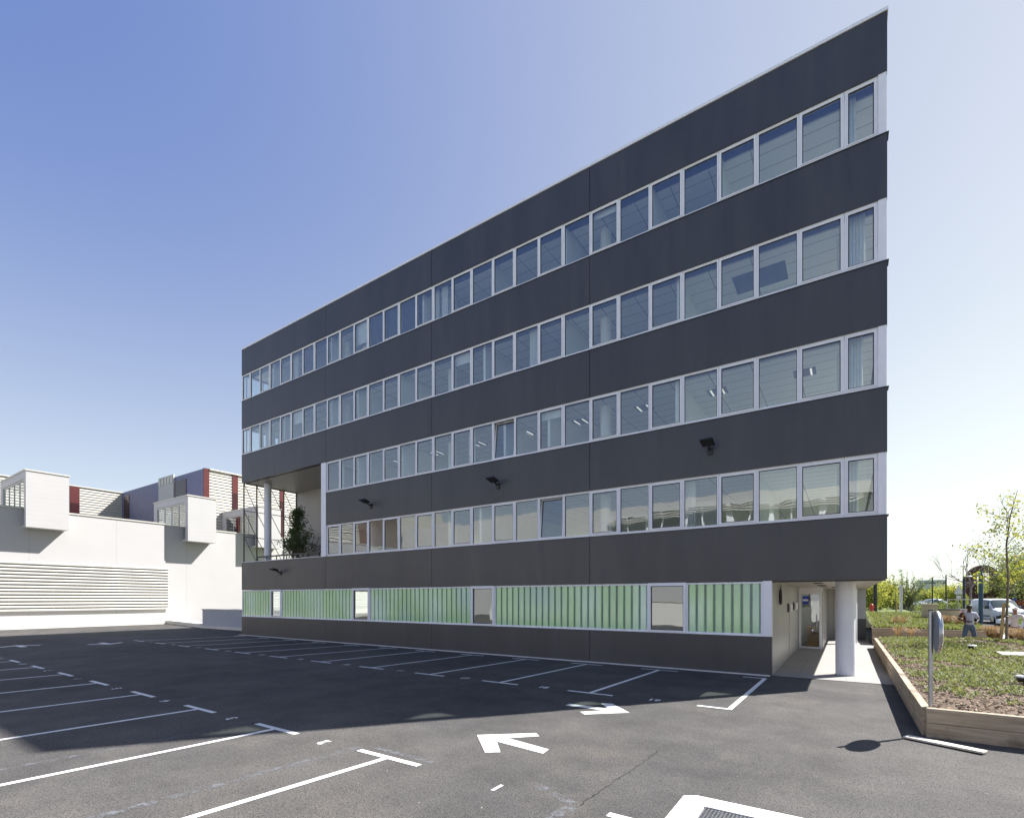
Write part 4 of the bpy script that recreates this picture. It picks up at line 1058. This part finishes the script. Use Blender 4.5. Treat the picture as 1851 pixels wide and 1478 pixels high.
dome([(rad, .012), (rad + .006, .03), (rad, .045), (rad - .02, .05)]).build('rim', 'steel', e)
dome([(rad - .02, .05)] + [(rad * math.cos(t), .05 + .045 * math.sin(t)) for t in [.15, .4, .7, 1.0, 1.3, 1.56]]).build('mirror_face', 'mirror', e)
# loose board on the asphalt
b = MB(); b.prism([(.80, 9.90), (1.56, 9.42), (1.63, 9.53), (1.60, 9.66), (.95, 10.09)], lambda p, s: (p[0], p[1], (.012, .042)[s]))
b = MB(); c_ = Vector((1.20, 9.77, .03)); rt = Matrix.Rotation(math.atan2(9.44 - 9.84, 1.62 - .80), 3, 'Z')
b.obox(c_, .95, .17, .028, rt)
thing1(b, 'loose_board', 'woodpale', 'pale wooden board lying on the asphalt by the planter corner', 'board', None, .004)
# garden spotlights
def spot(px, py, dep, label):
    x, y = unproj(px, dep); z = zbed(x, y)
    e = empty('garden_spotlight', (x, y, z), label, 'spotlight', 'garden spotlights')
    MB().tube([(x, y, z - .05), (x, y, z + .10)], .012, 6).build('spike', 'gasket', e)
    rt = Matrix.Rotation(R(60), 3, 'Y')
    MB().tube([(x - .09, y, z + .10), (x + .02, y, z + .14)], [.05, .085], 16).build('lamp_head', 'gasket', e)
    MB().ell((x + .0, y, z + .165), .13, .10, .035, 14, 6).build('shade', 'frame', e)
spot(1757, 1175, 16.4, 'small white garden spotlight in the middle of the planter'); spot(1850, 1238, 9.9, 'small garden spotlight near the right edge of the picture')
xs_ = [unproj(1800, 15.6), unproj(1872, 15.4), unproj(1872, 14.6), unproj(1815, 14.7)]
thing1(MB().poly([(a, b) for a, b in xs_], .49, .05), 'concrete_slab', 'concrete', 'pale rectangular concrete slab lying in the planter at the right edge', 'slab')
# kerb wall, pillar, low wall, fence
thing1(MB().box(.9, 4.0, 39.9, 40.2, .3, 1.26), 'white_kerb_wall', 'concrete', 'long white kerb closing the upper bed, in front of the hydrant', 'kerb')
tag(sheet('verge', .5, 4.4, 40.2, 62, 12, 30, .78, 'grass'), kind='structure')
px_, py_ = unproj(1680, 27.7)
e = empty('stone_pillar', (px_, py_, .5), 'square beige stone pillar behind the traffic mirror', 'pillar')
MB().box(px_ - .31, px_ + .31, py_ - .31, py_ + .31, .4, 1.84).build('shaft', 'stone', e); MB().box(px_ - .35, px_ + .35, py_ - .35, py_ + .35, 1.842, 1.9).build('cap', 'stone', e)
e = empty('low_stone_wall', (px_ + 1, py_, .5), 'low beige wall with dark coping right of the stone pillar', 'wall')
MB().box(px_ + .32, px_ + 1.25, py_ - .1, py_ + .1, .4, 1.56).build('wall_body', 'stone', e); MB().box(px_ + .32, px_ + 1.25, py_ - .14, py_ + .14, 1.562, 1.62).build('coping', 'darksteel', e)
fx, fy = unproj(1712, 27.6); e = empty('metal_fence', (fx, fy, .5), 'light metal fence panel with vertical bars right of the low wall', 'fence')
f = MB(); L = 1.02
f.box(fx, fx + .04, fy, fy + .04, .4, 2.17); f.box(fx + .041, fx + L, fy, fy + .03, 2.12, 2.16); f.box(fx + .041, fx + L, fy, fy + .03, 1.60, 1.64)
f.build('frame', 'steel', e); f = MB()
for k in range(26): f.box(fx + .06 + k * .038, fx + .072 + k * .038, fy + .008, fy + .02, .9, 1.6)
f.build('infill_bars', 'postgrey', e)
# hydrant
x, y = unproj(1575.5, 34.5); z = 1.2
e = empty('fire_hydrant', (x, y, z), 'small red fire hydrant on the verge behind the white kerb', 'hydrant')
MB().tube([(x, y, z), (x, y, z + .06), (x, y, z + .08), (x, y, z + .46)], [.15, .15, .1, .1], 14).build('barrel', 'redpaint', e)
MB().ell((x, y, z + .5), .125, .125, .12, 14, 8).build('bonnet', 'redpaint', e)
MB().tube([(x - .17, y, z + .36), (x + .17, y, z + .36)], .05, 10).tube([(x, y - .17, z + .3), (x, y, z + .3)], .06, 10).build('outlet', 'redpaint', e)
# posts
x, y = unproj(1628.5, 33); e = empty('pale_post', (x, y, 1.2), 'pale grey flat sided post rising from the verge', 'post')
MB().box(x - .085, x - .012, y - .08, y + .08, 1.1, 3.08).box(x + .012, x + .085, y - .08, y + .08, 1.1, 3.08).build('shaft', 'postgrey', e, .01)
MB().box(x - .011, x + .011, y - .05, y + .05, 1.1, 3.05).build('groove', 'steel', e)
x, y = unproj(1582, 38); thing1(MB().tube([(x, y, 1.0), (x, y, 3.35)], .13, 10), 'dark_post', 'darksteel', 'thick dark post among the yellow bushes', 'post')
x, y = unproj(1685.5, 62); thing1(MB().tube([(x, y, .4), (x, y, 4.7)], .07, 8).ell((x, y, 4.75), .12, .12, .12), 'slim_mast', 'darksteel', 'thin dark mast above the stone pillar', 'mast')
x, y = unproj(1710, 66); thing1(MB().tube([(x, y, .4), (x, y, 5.3)], .08, 8).tube([(x - 1.5, y - 1, 5.0), (x + 2.4, y + 1.6, 4.7)], .02, 4), 'cable_mast', 'darksteel', 'thin mast with a cable left of the triangular sign', 'mast')
# navy lamp with curved head
x, y = unproj(1742.5, 34); e = empty('street_lamp', (x, y, .3), 'dark blue lamp post with a curved head over the person in the vest', 'street lamp', 'street lamps')
MB().tube([(x, y, .2), (x, y, 3.55)], .075, 12).build('post', 'navy', e)
MB().tube([Vector((x, y, 3.5)), Vector((x, y, 3.62)) + rv * .03, Vector((x, y, 3.72)) + rv * .15, Vector((x, y, 3.70)) + rv * .34], [.06, .06, .05, .04], 8).build('arm', 'navy', e)
MB().ell(Vector((x, y, 3.69)) + rv * .26, .26, .2, .06, 14, 6).build('lamp_head', 'chrome', e)
x, y = unproj(1773, 36); e = empty('teal_lamp_post', (x, y, .3), 'thick teal post in front of the round sculpture opening', 'street lamp', 'street lamps')
MB().tube([(x, y, .2), (x, y, 3.95)], .13, 14).tube([(x, y, 3.95), (x, y, 4.2)], .09, 12).build('post', 'teal', e)
MB().tube([Vector((x, y, 3.8)), Vector((x, y, 3.8)) + rv * .28], .05, 8).ell(Vector((x, y, 3.8)) + rv * .3, .1, .1, .08).build('camera_arm', 'navy', e)
x, y = unproj(1741, 60); e = empty('tall_street_lamp', (x, y, .5), 'tall thin grey lamp with a flat head behind the bare tree', 'street lamp', 'street lamps')
MB().tube([(x, y, .3), (x, y, 6.0)], [.07, .05], 8).build('post', 'steel', e)
MB().obox(Vector((x, y, 6.05)) + rv * .0, .62, .2, .09, Matrix.Rotation(R(33.9), 3, 'Z')).build('lamp_head', 'steel', e)
MB().tube([Vector((x, y, 4.7)), Vector((x, y, 4.75)) - rv * .9], .03, 6).obox(Vector((x, y, 4.82)) - rv * 1.3, .75, .2, .1, Matrix.Rotation(R(33.9), 3, 'Z')).build('side_lamp', 'steel', e)
# triangular warning sign seen from behind
x, y = unproj(1732, 40); e = empty('warning_sign', (x, y, .3), 'grey back of a triangular warning sign on a thin post', 'road sign')
MB().tube([(x, y, .2), (x, y, 3.2)], .035, 8).build('post', 'steel', e)
def tri(p, s): return Vector((x, y, 0)) + rv * p[0] + Vector((-.5577, .83, 0)) * (-.05 + .02 * s) + Vector((0, 0, p[1]))
MB().prism([(-.36, 2.62), (-.30, 2.54), (.30, 2.54), (.36, 2.62), (.05, 3.2), (0, 3.26), (-.05, 3.2)], tri).build('sign_plate', 'steel', e)
MB().prism([(-.2, 2.42), (.2, 2.42), (.2, 2.2), (-.2, 2.2)], tri).build('lower_plate', 'steel', e)
# round sculpture with a rectangular opening
x, y = unproj(1776.5, 58); cz = zpix(1054, 58); Rr = 2.14
e = empty('round_sculpture', (x, y, .6), 'huge rust brown disc sculpture with a rectangular opening behind the van', 'sculpture')
mb = MB(); vd = Vector((-.5577, .83, 0)); C = Vector((x, y, cz))
hole = [(-.80, -1.10), (.88, -1.10), (.88, 1.22), (-.80, 1.22)]
N_ = 64; outer = [(Rr * math.cos(2 * math.pi * k / N_), Rr * math.sin(2 * math.pi * k / N_)) for k in range(N_)]
def onrect(ang):
    dx, dz = math.cos(ang), math.sin(ang); t = 1e9
    if dx > 0: t = min(t, .88 / dx)
    if dx < 0: t = min(t, -.80 / dx)
    if dz > 0: t = min(t, 1.22 / dz)
    if dz < 0: t = min(t, -1.10 / dz)
    return (dx * t, dz * t)
inner = [onrect(2 * math.pi * k / N_) for k in range(N_)]
vs = []
for off in (-.15, .15):
    vs += [C + rv * a * (.9 if 0 else 1) + vd * off + Vector((0, 0, b_)) for a, b_ in outer] + [C + rv * a + vd * off + Vector((0, 0, b_)) for a, b_ in inner]
fs = []
for k in range(N_):
    k2 = (k + 1) % N_
    fs += [(k, k2, N_ + k2, N_ + k), (2 * N_ + k, 2 * N_ + k2, 3 * N_ + k2, 3 * N_ + k), (k, k2, 2 * N_ + k2, 2 * N_ + k), (N_ + k, N_ + k2, 3 * N_ + k2, 3 * N_ + k)]
mb.add(vs, fs); mb.build('disc', 'rust', e)
MB().box(x - .9, x + .9, y - .5, y + .5, .3, cz - Rr + .25).build('plinth', 'rust', e)
# far building
x, y = unproj(1684, 300); e = empty('distant_building', (x, y, 1), 'pale flat roofed building far away above the trees', 'building')
MB().box(x - 6, x + 7, y, y + 10, 0, 13.0).build('wall', 'postgrey', e); f = MB()
for k in range(6): f.box(x - 5.5 + k * 2.05, x - 4.1 + k * 2.05, y - .1, y - .01, 11.0, 12.0)
f.build('window', 'carglass', e); MB().box(x - 6.2, x + 7.2, y - .2, y + 10.2, 13.001, 13.3).build('roof', 'postgrey', e)
# concrete path behind the planter and light paved area
tag(MB().poly([(1.02, 27.35), (14, 27.35), (14, 29.15), (1.02, 29.15)], .015).build('path', 'paver'), kind='structure')
tag(MB().poly([(5.45, 29.2), (7.6, 29.2), (9.5, 40), (5.45, 40)], .19).build('paved_strip', 'kerbc'), kind='structure')

# ------------------------------------------------------------------ vehicles
def vehicle(name, loc, rz, label, cat, st, paint, glassrows, W_, wheels, group='vehicles beyond the planters', van=False, wr=.31):
    """st: stations along the length (front at +x): (x, z_sill, z_belt, z_roof, halfwidth_belt, halfwidth_roof)."""
    e = empty(name, loc, label, cat, group, rz)
    mb = MB(); vs = []; n = len(st)
    for (x, zs, zb, zr, wb_, wr_) in st:
        for s in (-1, 1):
            pass
        ring = [(x, -wb_ * .93, zs), (x, -wb_, zs + .18), (x, -wb_ * 1.0, zb - .12), (x, -wb_ * .97, zb), (x, -(wr_ + .02), max(zb, zr - .09)), (x, -wr_ * .82, zr), (x, 0, zr + .02)]
        ring += [(a, -b, c) for (a, b, c) in reversed(ring[:-1])]
        vs += ring
    m = 13; fs = []
    mb.add(vs, [], True)
    for i in range(n - 1):
        for k in range(m - 1):
            mt = 0
            if k in (3, 8) and glassrows[i] in ('side', 'both'): mt = 1
            if k in (4, 5, 6, 7) and glassrows[i] in ('screen',): mt = 1
            if k in (3, 8) and glassrows[i] == 'screen': mt = 0
            mb.f.append([i * m + k, i * m + k + 1, (i + 1) * m + k + 1, (i + 1) * m + k]); mb.m.append(mt); mb.sm.append(True)
    mb.f.append(list(range(m))); mb.m.append(0); mb.sm.append(False)
    mb.f.append([(n - 1) * m + k for k in range(m)]); mb.m.append(0); mb.sm.append(False)
    local(e, mb, 'body', [paint, 'carglass'])
    for wx in wheels:
        for s in (-1, 1):
            t = MB().tube([(wx, s * (W_ - .20), wr), (wx, s * (W_ + .01), wr)], wr, 24); wh = local(e, t, 'wheel', 'tyre')
            rm = MB().tube([(wx, s * (W_ + .011), wr), (wx, s * (W_ + .022), wr)], wr * .62, 16)
            local(wh, rm, 'rim', 'chrome')
    return e
# van: front at +x
vst = [(2.12, .30, .62, .66, .62, .5), (2.05, .22, .80, .86, .80, .70), (1.75, .20, .98, 1.04, .88, .78), (1.30, .20, 1.06, 1.12, .90, .80), (1.22, .20, 1.06, 1.16, .90, .78), (.62, .20, 1.08, 1.74, .90, .70), (.3, .20, 1.08, 1.80, .90, .70), (-.25, .2, 1.08, 1.83, .90, .72), (-.35, .2, 1.08, 1.83, .90, .72), (-1.9, .2, 1.08, 1.82, .90, .74), (-2.05, .24, 1.05, 1.74, .87, .72)]
vx, vy = unproj(1803, 38)
van = vehicle('white_van', (vx, vy, .34), math.atan2(-vy, -vx) + R(24), 'small white van with black bumper facing the camera on the car park', 'van', vst, 'carwhite', ['', '', '', '', 'screen', 'side', 'side', '', '', ''], .88, (1.35, -1.35))
L = lambda mb, n, m, par=None, bev=0: local(par or van, mb, n, m, bev)
L(MB().box(2.10, 2.22, -.82, .82, .22, .64).box(1.85, 2.10, -.905, .905, .22, .58), 'bumper', 'plastic')
L(MB().box(2.13, 2.18, -.5, .5, .641, .80), 'grille', 'plastic')
for s in (-1, 1):
    L(MB().obox((2.0, s * .68, .80), .16, .28, .2, Matrix.Rotation(R(-20 * s), 3, 'Z')), 'headlight', 'lamp')
    L(MB().box(.78, .98, s * .93, s * 1.08, 1.08, 1.32), 'wing_mirror', 'plastic')
    L(MB().box(-.9, -.4, s * .902, s * .91, .95, .98).box(-1.9, 1.0, s * .902, s * .915, .5, .58), 'side_trim', 'plastic')
L(MB().box(2.201, 2.21, -.26, .26, .36, .47), 'number_plate', 'frame')
L(MB().tube([(1.28, -.4, 1.17), (1.05, .35, 1.38)], .012, 4), 'wiper', 'plastic')
# white car front right
cst = [(2.1, .28, .5, .52, .6, .5), (2.0, .2, .66, .70, .78, .66), (1.5, .18, .80, .84, .86, .74), (.95, .18, .88, .94, .88, .78), (.85, .18, .89, .97, .88, .76), (.1, .18, .92, 1.42, .88, .62), (-.5, .18, .93, 1.47, .88, .62), (-1.1, .18, .94, 1.43, .88, .62), (-1.75, .2, .93, 1.06, .86, .68), (-2.1, .26, .84, .9, .8, .66)]
gl_ = ['', '', '', '', 'screen', 'side', 'side', 'screen', '']
x, y = unproj(1888, 30)
c1 = vehicle('white_car', (x, y, .2), R(33.9) + math.pi - R(12), 'white car behind the young tree, its nose pointing left', 'car', cst, 'carwhite', gl_, .84, (1.3, -1.35))
for s in (-1, 1): local(c1, MB().obox((1.88, s * .62, .66), .22, .26, .12, Matrix.Rotation(R(-25 * s), 3, 'Z')), 'headlight', 'lamp')
local(c1, MB().box(2.0, 2.14, -.7, .7, .2, .45), 'bumper', 'plastic')
for s in (-1, 1): local(c1, MB().box(.62, .78, s * .9, s * 1.03, .93, 1.06), 'wing_mirror', 'carwhite')
x, y = unproj(1681, 66)
c2 = vehicle('silver_blue_car', (x, y, zpix(1081.5, 66) - 1.49), R(33.9) + math.pi, 'silver blue car on the far road above the stone pillar', 'car', cst, 'carblue', gl_, .84, (1.3, -1.35))
for s in (-1, 1): local(c2, MB().box(.62, .78, s * .9, s * 1.03, .93, 1.06), 'wing_mirror', 'carblue')
x, y = unproj(1656, 72)
c3 = vehicle('small_blue_car', (x, y, zpix(1089, 72) - 1.0), R(33.9) + math.pi + R(20), 'blue white car parked left of the silver blue one', 'car', [(a, b_, c_, min(d_, 1.2), e_, f_) for (a, b_, c_, d_, e_, f_) in cst], 'carblue', gl_, .84, (1.3, -1.35))
# red truck cab
x, y = unproj(1862, 56)
e = empty('red_truck', (x, y, .5), 'red truck at the right edge with a dark glazed cab', 'truck', 'vehicles beyond the planters', R(33.9))
zt = zpix(1066, 56) - .5
local(e, MB().box(-1.8, 2.2, -1.1, 1.1, .55, 1.55), 'body', 'carred'); cab = local(e, MB().box(-1.75, 2.15, -1.05, 1.05, zt - .12, zt), 'roof', 'carred')
local(e, MB().box(-1.68, 2.1, -1.0, 1.0, 1.551, zt - .121), 'cab_glass', 'carglass')
pl = MB()
for px2 in (-1.76, -.8, .3, 1.4): pl.box(px2, px2 + .1, -1.06, -.99, 1.552, zt - .122)
local(e, pl, 'pillar', 'carred'); local(e, MB().box(-2.1, -1.81, -.9, .9, .4, .9), 'bumper', 'plastic')
for wx in (-1.1, 1.4):
    for s in (-1, 1): wh = local(e, MB().tube([(wx, s * .85, .5), (wx, s * 1.15, .5)], .5, 20), 'wheel', 'tyre'); local(wh, MB().tube([(wx, s * 1.151, .5), (wx, s * 1.17, .5)], .28, 14), 'rim', 'chrome')
x, y = unproj(1833.5, 50); e = empty('blue_sign', (x, y, .4), 'small round blue road sign at the left of the red truck', 'road sign')
MB().tube([(x, y, .3), (x, y, 2.0)], .03, 6).build('post', 'steel', e); MB().tube([Vector((x, y, 2.1)) - vd * .03, Vector((x, y, 2.1)) - vd * .05], .19, 20).build('sign_plate', 'blue', e)

# ------------------------------------------------------------------ people
def skin_mesh(name, chains, mat, parent, sub=1):
    """chains: lists of (point, radius); the first chain holds the root; chains starting on an existing point share it."""
    verts = []; edges = []; rad = []
    def idx(p, r_):
        for i, q in enumerate(verts):
            if (q - Vector(p)).length < 1e-4: return i
        verts.append(Vector(p)); rad.append(r_); return len(verts) - 1
    for ch in chains:
        prev = None
        for p, r_ in ch:
            i = idx(p, r_)
            if prev is not None and prev != i: edges.append((prev, i))
            prev = i
    me = bpy.data.meshes.new(name + '_tmp'); me.from_pydata([v.to_tuple() for v in verts], edges, []); o = bpy.data.objects.new(name + '_tmp', me); COL.objects.link(o)
    sm = o.modifiers.new('s', 'SKIN'); 
    if not me.skin_vertices: pass
    for i, r_ in enumerate(rad):
        rr = r_ if isinstance(r_, tuple) else (r_, r_); me.skin_vertices[0].data[i].radius = rr
    me.skin_vertices[0].data[0].use_root = True
    sb = o.modifiers.new('b', 'SUBSURF'); sb.levels = sub + 1; sb.render_levels = sub + 1
    dg = bpy.context.evaluated_depsgraph_get(); dg.update(); m2 = bpy.data.meshes.new_from_object(o.evaluated_get(dg)); bpy.data.objects.remove(o)
    m2.materials.clear(); m2.materials.append(M[mat]); m2.polygons.foreach_set('use_smooth', [True] * len(m2.polygons))
    m2.name = name; r = bpy.data.objects.new(name, m2); COL.objects.link(r); r.parent = parent; return r
def person(loc, rz, label, H_, skin, top, legs, hair, arms, legp, hat=False, vest=None):
    """local frame: facing -y, x to the figure's left; heights scale with H_."""
    k = H_ / 1.78; e = empty('person', loc, label, 'person', None, rz)
    V = lambda x, y, z: (x * k, y * k, z * k)
    ch = [[(V(0, 0, .98), .13 * k), (V(0, .01, 1.12), .12 * k), (V(0, .01, 1.30), .135 * k), (V(0, .01, 1.42), .11 * k), (V(0, 0, 1.50), .058 * k), (V(0, -.015, 1.57), .062 * k), (V(0, -.02, 1.66), .085 * k), (V(0, -.01, 1.735), .062 * k)]]
    for s, (el, wr) in zip((-1, 1), arms):
        ch.append([(V(0, .01, 1.42), .11 * k), (V(s * .17, .01, 1.42), .062 * k), (V(*el), .042 * k), (V(*wr), .030 * k)])
    for s, (kn, an, toe) in zip((-1, 1), legp):
        ch.append([(V(0, 0, .98), .13 * k), (V(s * .10, 0, .88), .088 * k), (V(*kn), .062 * k), (V(*an), .042 * k), (V(*toe), .04 * k)])
    body = skin_mesh('body', ch, skin, e)
    # face
    f = MB(); f.ell(V(0, -.115, 1.635), .013 * k, .018 * k, .02 * k, 8, 6)
    for s in (-1, 1): f.ell(V(s * .085, -.01, 1.64), .012 * k, .02 * k, .03 * k, 8, 6)
    f.mat(1)
    for s in (-1, 1): f.ell(V(s * .032, -.098, 1.665), .012 * k, .008 * k, .008 * k, 8, 6)
    f.ell(V(0, -.098, 1.59), .024 * k, .008 * k, .006 * k, 8, 6)
    local(e, f, 'face', [skin, 'hair'])
    # hands: palm and five fingers
    for s, (el, wr) in zip((-1, 1), arms):
        w = Vector(V(*wr)); d = (w - Vector(V(*el))).normalized(); side = d.cross(Vector((0, 0, 1))).normalized(); up = side.cross(d)
        hc = [[(w, .024 * k), (w + d * .05 * k, .03 * k), (w + d * .085 * k, .028 * k)]]
        hm = MB(); hm.ell(w + d * .05 * k, .036 * k, .036 * k, .036 * k, 10, 6)
        for q, (o_, fl) in enumerate(((-.03, .055), (-.01, .068), (.01, .064), (.028, .05))):
            b0 = w + d * .075 * k + side * o_ * k; hm.tube([b0, b0 + d * fl * .5 * k - up * .008 * k, b0 + d * fl * .85 * k - up * .03 * k], [.009 * k, .008 * k, .006 * k], 6)
        b0 = w + d * .03 * k + side * s * -.035 * k; hm.tube([b0, b0 + (d + side * s * -.8).normalized() * .045 * k], [.011 * k, .008 * k], 6)
        local(e, hm, 'hand', skin)
    # clothes
    sc_ = [[(V(0, 0, .93), .15 * k), (V(0, 0, 1.02), .155 * k), (V(0, .01, 1.14), .15 * k), (V(0, .01, 1.30), .16 * k), (V(0, .01, 1.43), .115 * k), (V(0, .0, 1.475), .07 * k)]]
    for s, (el, wr) in zip((-1, 1), arms):
        m_ = Vector((s * .17, .01, 1.42)).lerp(Vector(el), .85)
        sc_.append([(V(0, .01, 1.43), .115 * k), (V(s * .17, .01, 1.425), .085 * k), (V(*m_), .062 * k)])
    skin_mesh('shirt', sc_, top, e)
    tr = [[(V(0, 0, 1.03), .14 * k), (V(0, 0, .94), .15 * k)]]
    for s, (kn, an, toe) in zip((-1, 1), legp):
        a2 = Vector(kn).lerp(Vector(an), .92); tr.append([(V(0, 0, .94), .15 * k), (V(s * .10, 0, .86), .105 * k), (V(*kn), .085 * k), (V(*a2), .07 * k)])
    skin_mesh('trousers', tr, legs, e)
    for s, (kn, an, toe) in zip((-1, 1), legp):
        a = Vector(V(*an)); t = Vector(V(*toe)); m = (a + t) / 2; m.z = .045 * k
        local(e, MB().ell(m, .052 * k, .14 * k, .045 * k, 12, 8), 'shoe', 'shoe')
    if hat:
        hb = MB(); hb.ell(V(0, -.01, 1.715), .098 * k, .11 * k, .075 * k, 16, 10); hb.ell(V(0, -.10, 1.70), .085 * k, .075 * k, .012 * k, 14, 6); local(e, hb, 'cap', 'cap')
    else:
        hb = MB(); hb.ell(V(0, .012, 1.70), .096 * k, .105 * k, .095 * k, 16, 10); local(e, hb, 'hair', 'hair')
    return e
s_, c_ = 0, 0
zf = .15; x, y = unproj(1752, 20.6)
p1 = person((x, y, zf), R(-2), 'person in a pale blue shirt, jeans and a maroon vest on one shoulder', 1.77, 'skin', 'shirt', 'jeans', 'hair',
            [((-.34, .02, 1.19), (-.12, -.24, 1.12)), ((.31, .08, 1.20), (.20, -.14, 1.08))], [((-.15, -.03, .50), (-.20, .02, .09), (-.22, -.14, .04)), ((.16, -.03, .50), (.21, .02, .09), (.23, -.14, .04))])
vm = MB(); 
skin_mesh('vest_half', [[((-.09, 0, 1.0), .095), ((-.10, .0, 1.2), .10), ((-.10, .0, 1.36), .10), ((-.13, .0, 1.46), .065)], [((-.13, .0, 1.46), .065), ((-.19, .01, 1.42), .096), ((-.30, .02, 1.24), .075)]], 'vestm', p1)
st = MB(); st.tube([(-.155, -.10, 1.46), (-.215, -.085, 1.36), (-.20, -.11, 1.26)], .016, 6); local(p1, st, 'yellow_stripe', 'orange')
local(p1, MB().obox((-.02, -.27, 1.10), .16, .11, .012, Matrix.Rotation(R(-20), 3, 'X')), 'held_phone', 'hair')
x, y = unproj(1835, 20.2)
p2 = person((x, y, .12), R(-16), 'person in a white T-shirt, pale cap and lime safety vest standing at the right edge', 1.72, 'skin2', 'tee', 'trouser', 'hair',
            [((-.25, .03, 1.14), (-.22, -.10, .90)), ((.30, .03, 1.15), (.30, -.12, .92))], [((-.11, -.02, .50), (-.12, .02, .09), (-.13, -.14, .04)), ((.12, -.02, .50), (.13, .02, .09), (.14, -.14, .04))], True)
skin_mesh('safety_vest', [[((.11, -.01, 1.02), .075), ((.12, -.01, 1.2), .082), ((.12, -.01, 1.36), .082), ((.10, .0, 1.45), .06)]], 'vestl', p2)
local(p2, MB().box(.03, .215, -.10, -.09, 1.20, 1.225).box(.03, .215, -.10, -.09, 1.09, 1.115), 'reflective_tape', 'tape')
local(p2, MB().tube([(-.13, -.02, 1.44), (-.125, -.12, 1.36)], .018, 6), 'vest_strap', 'vestl')
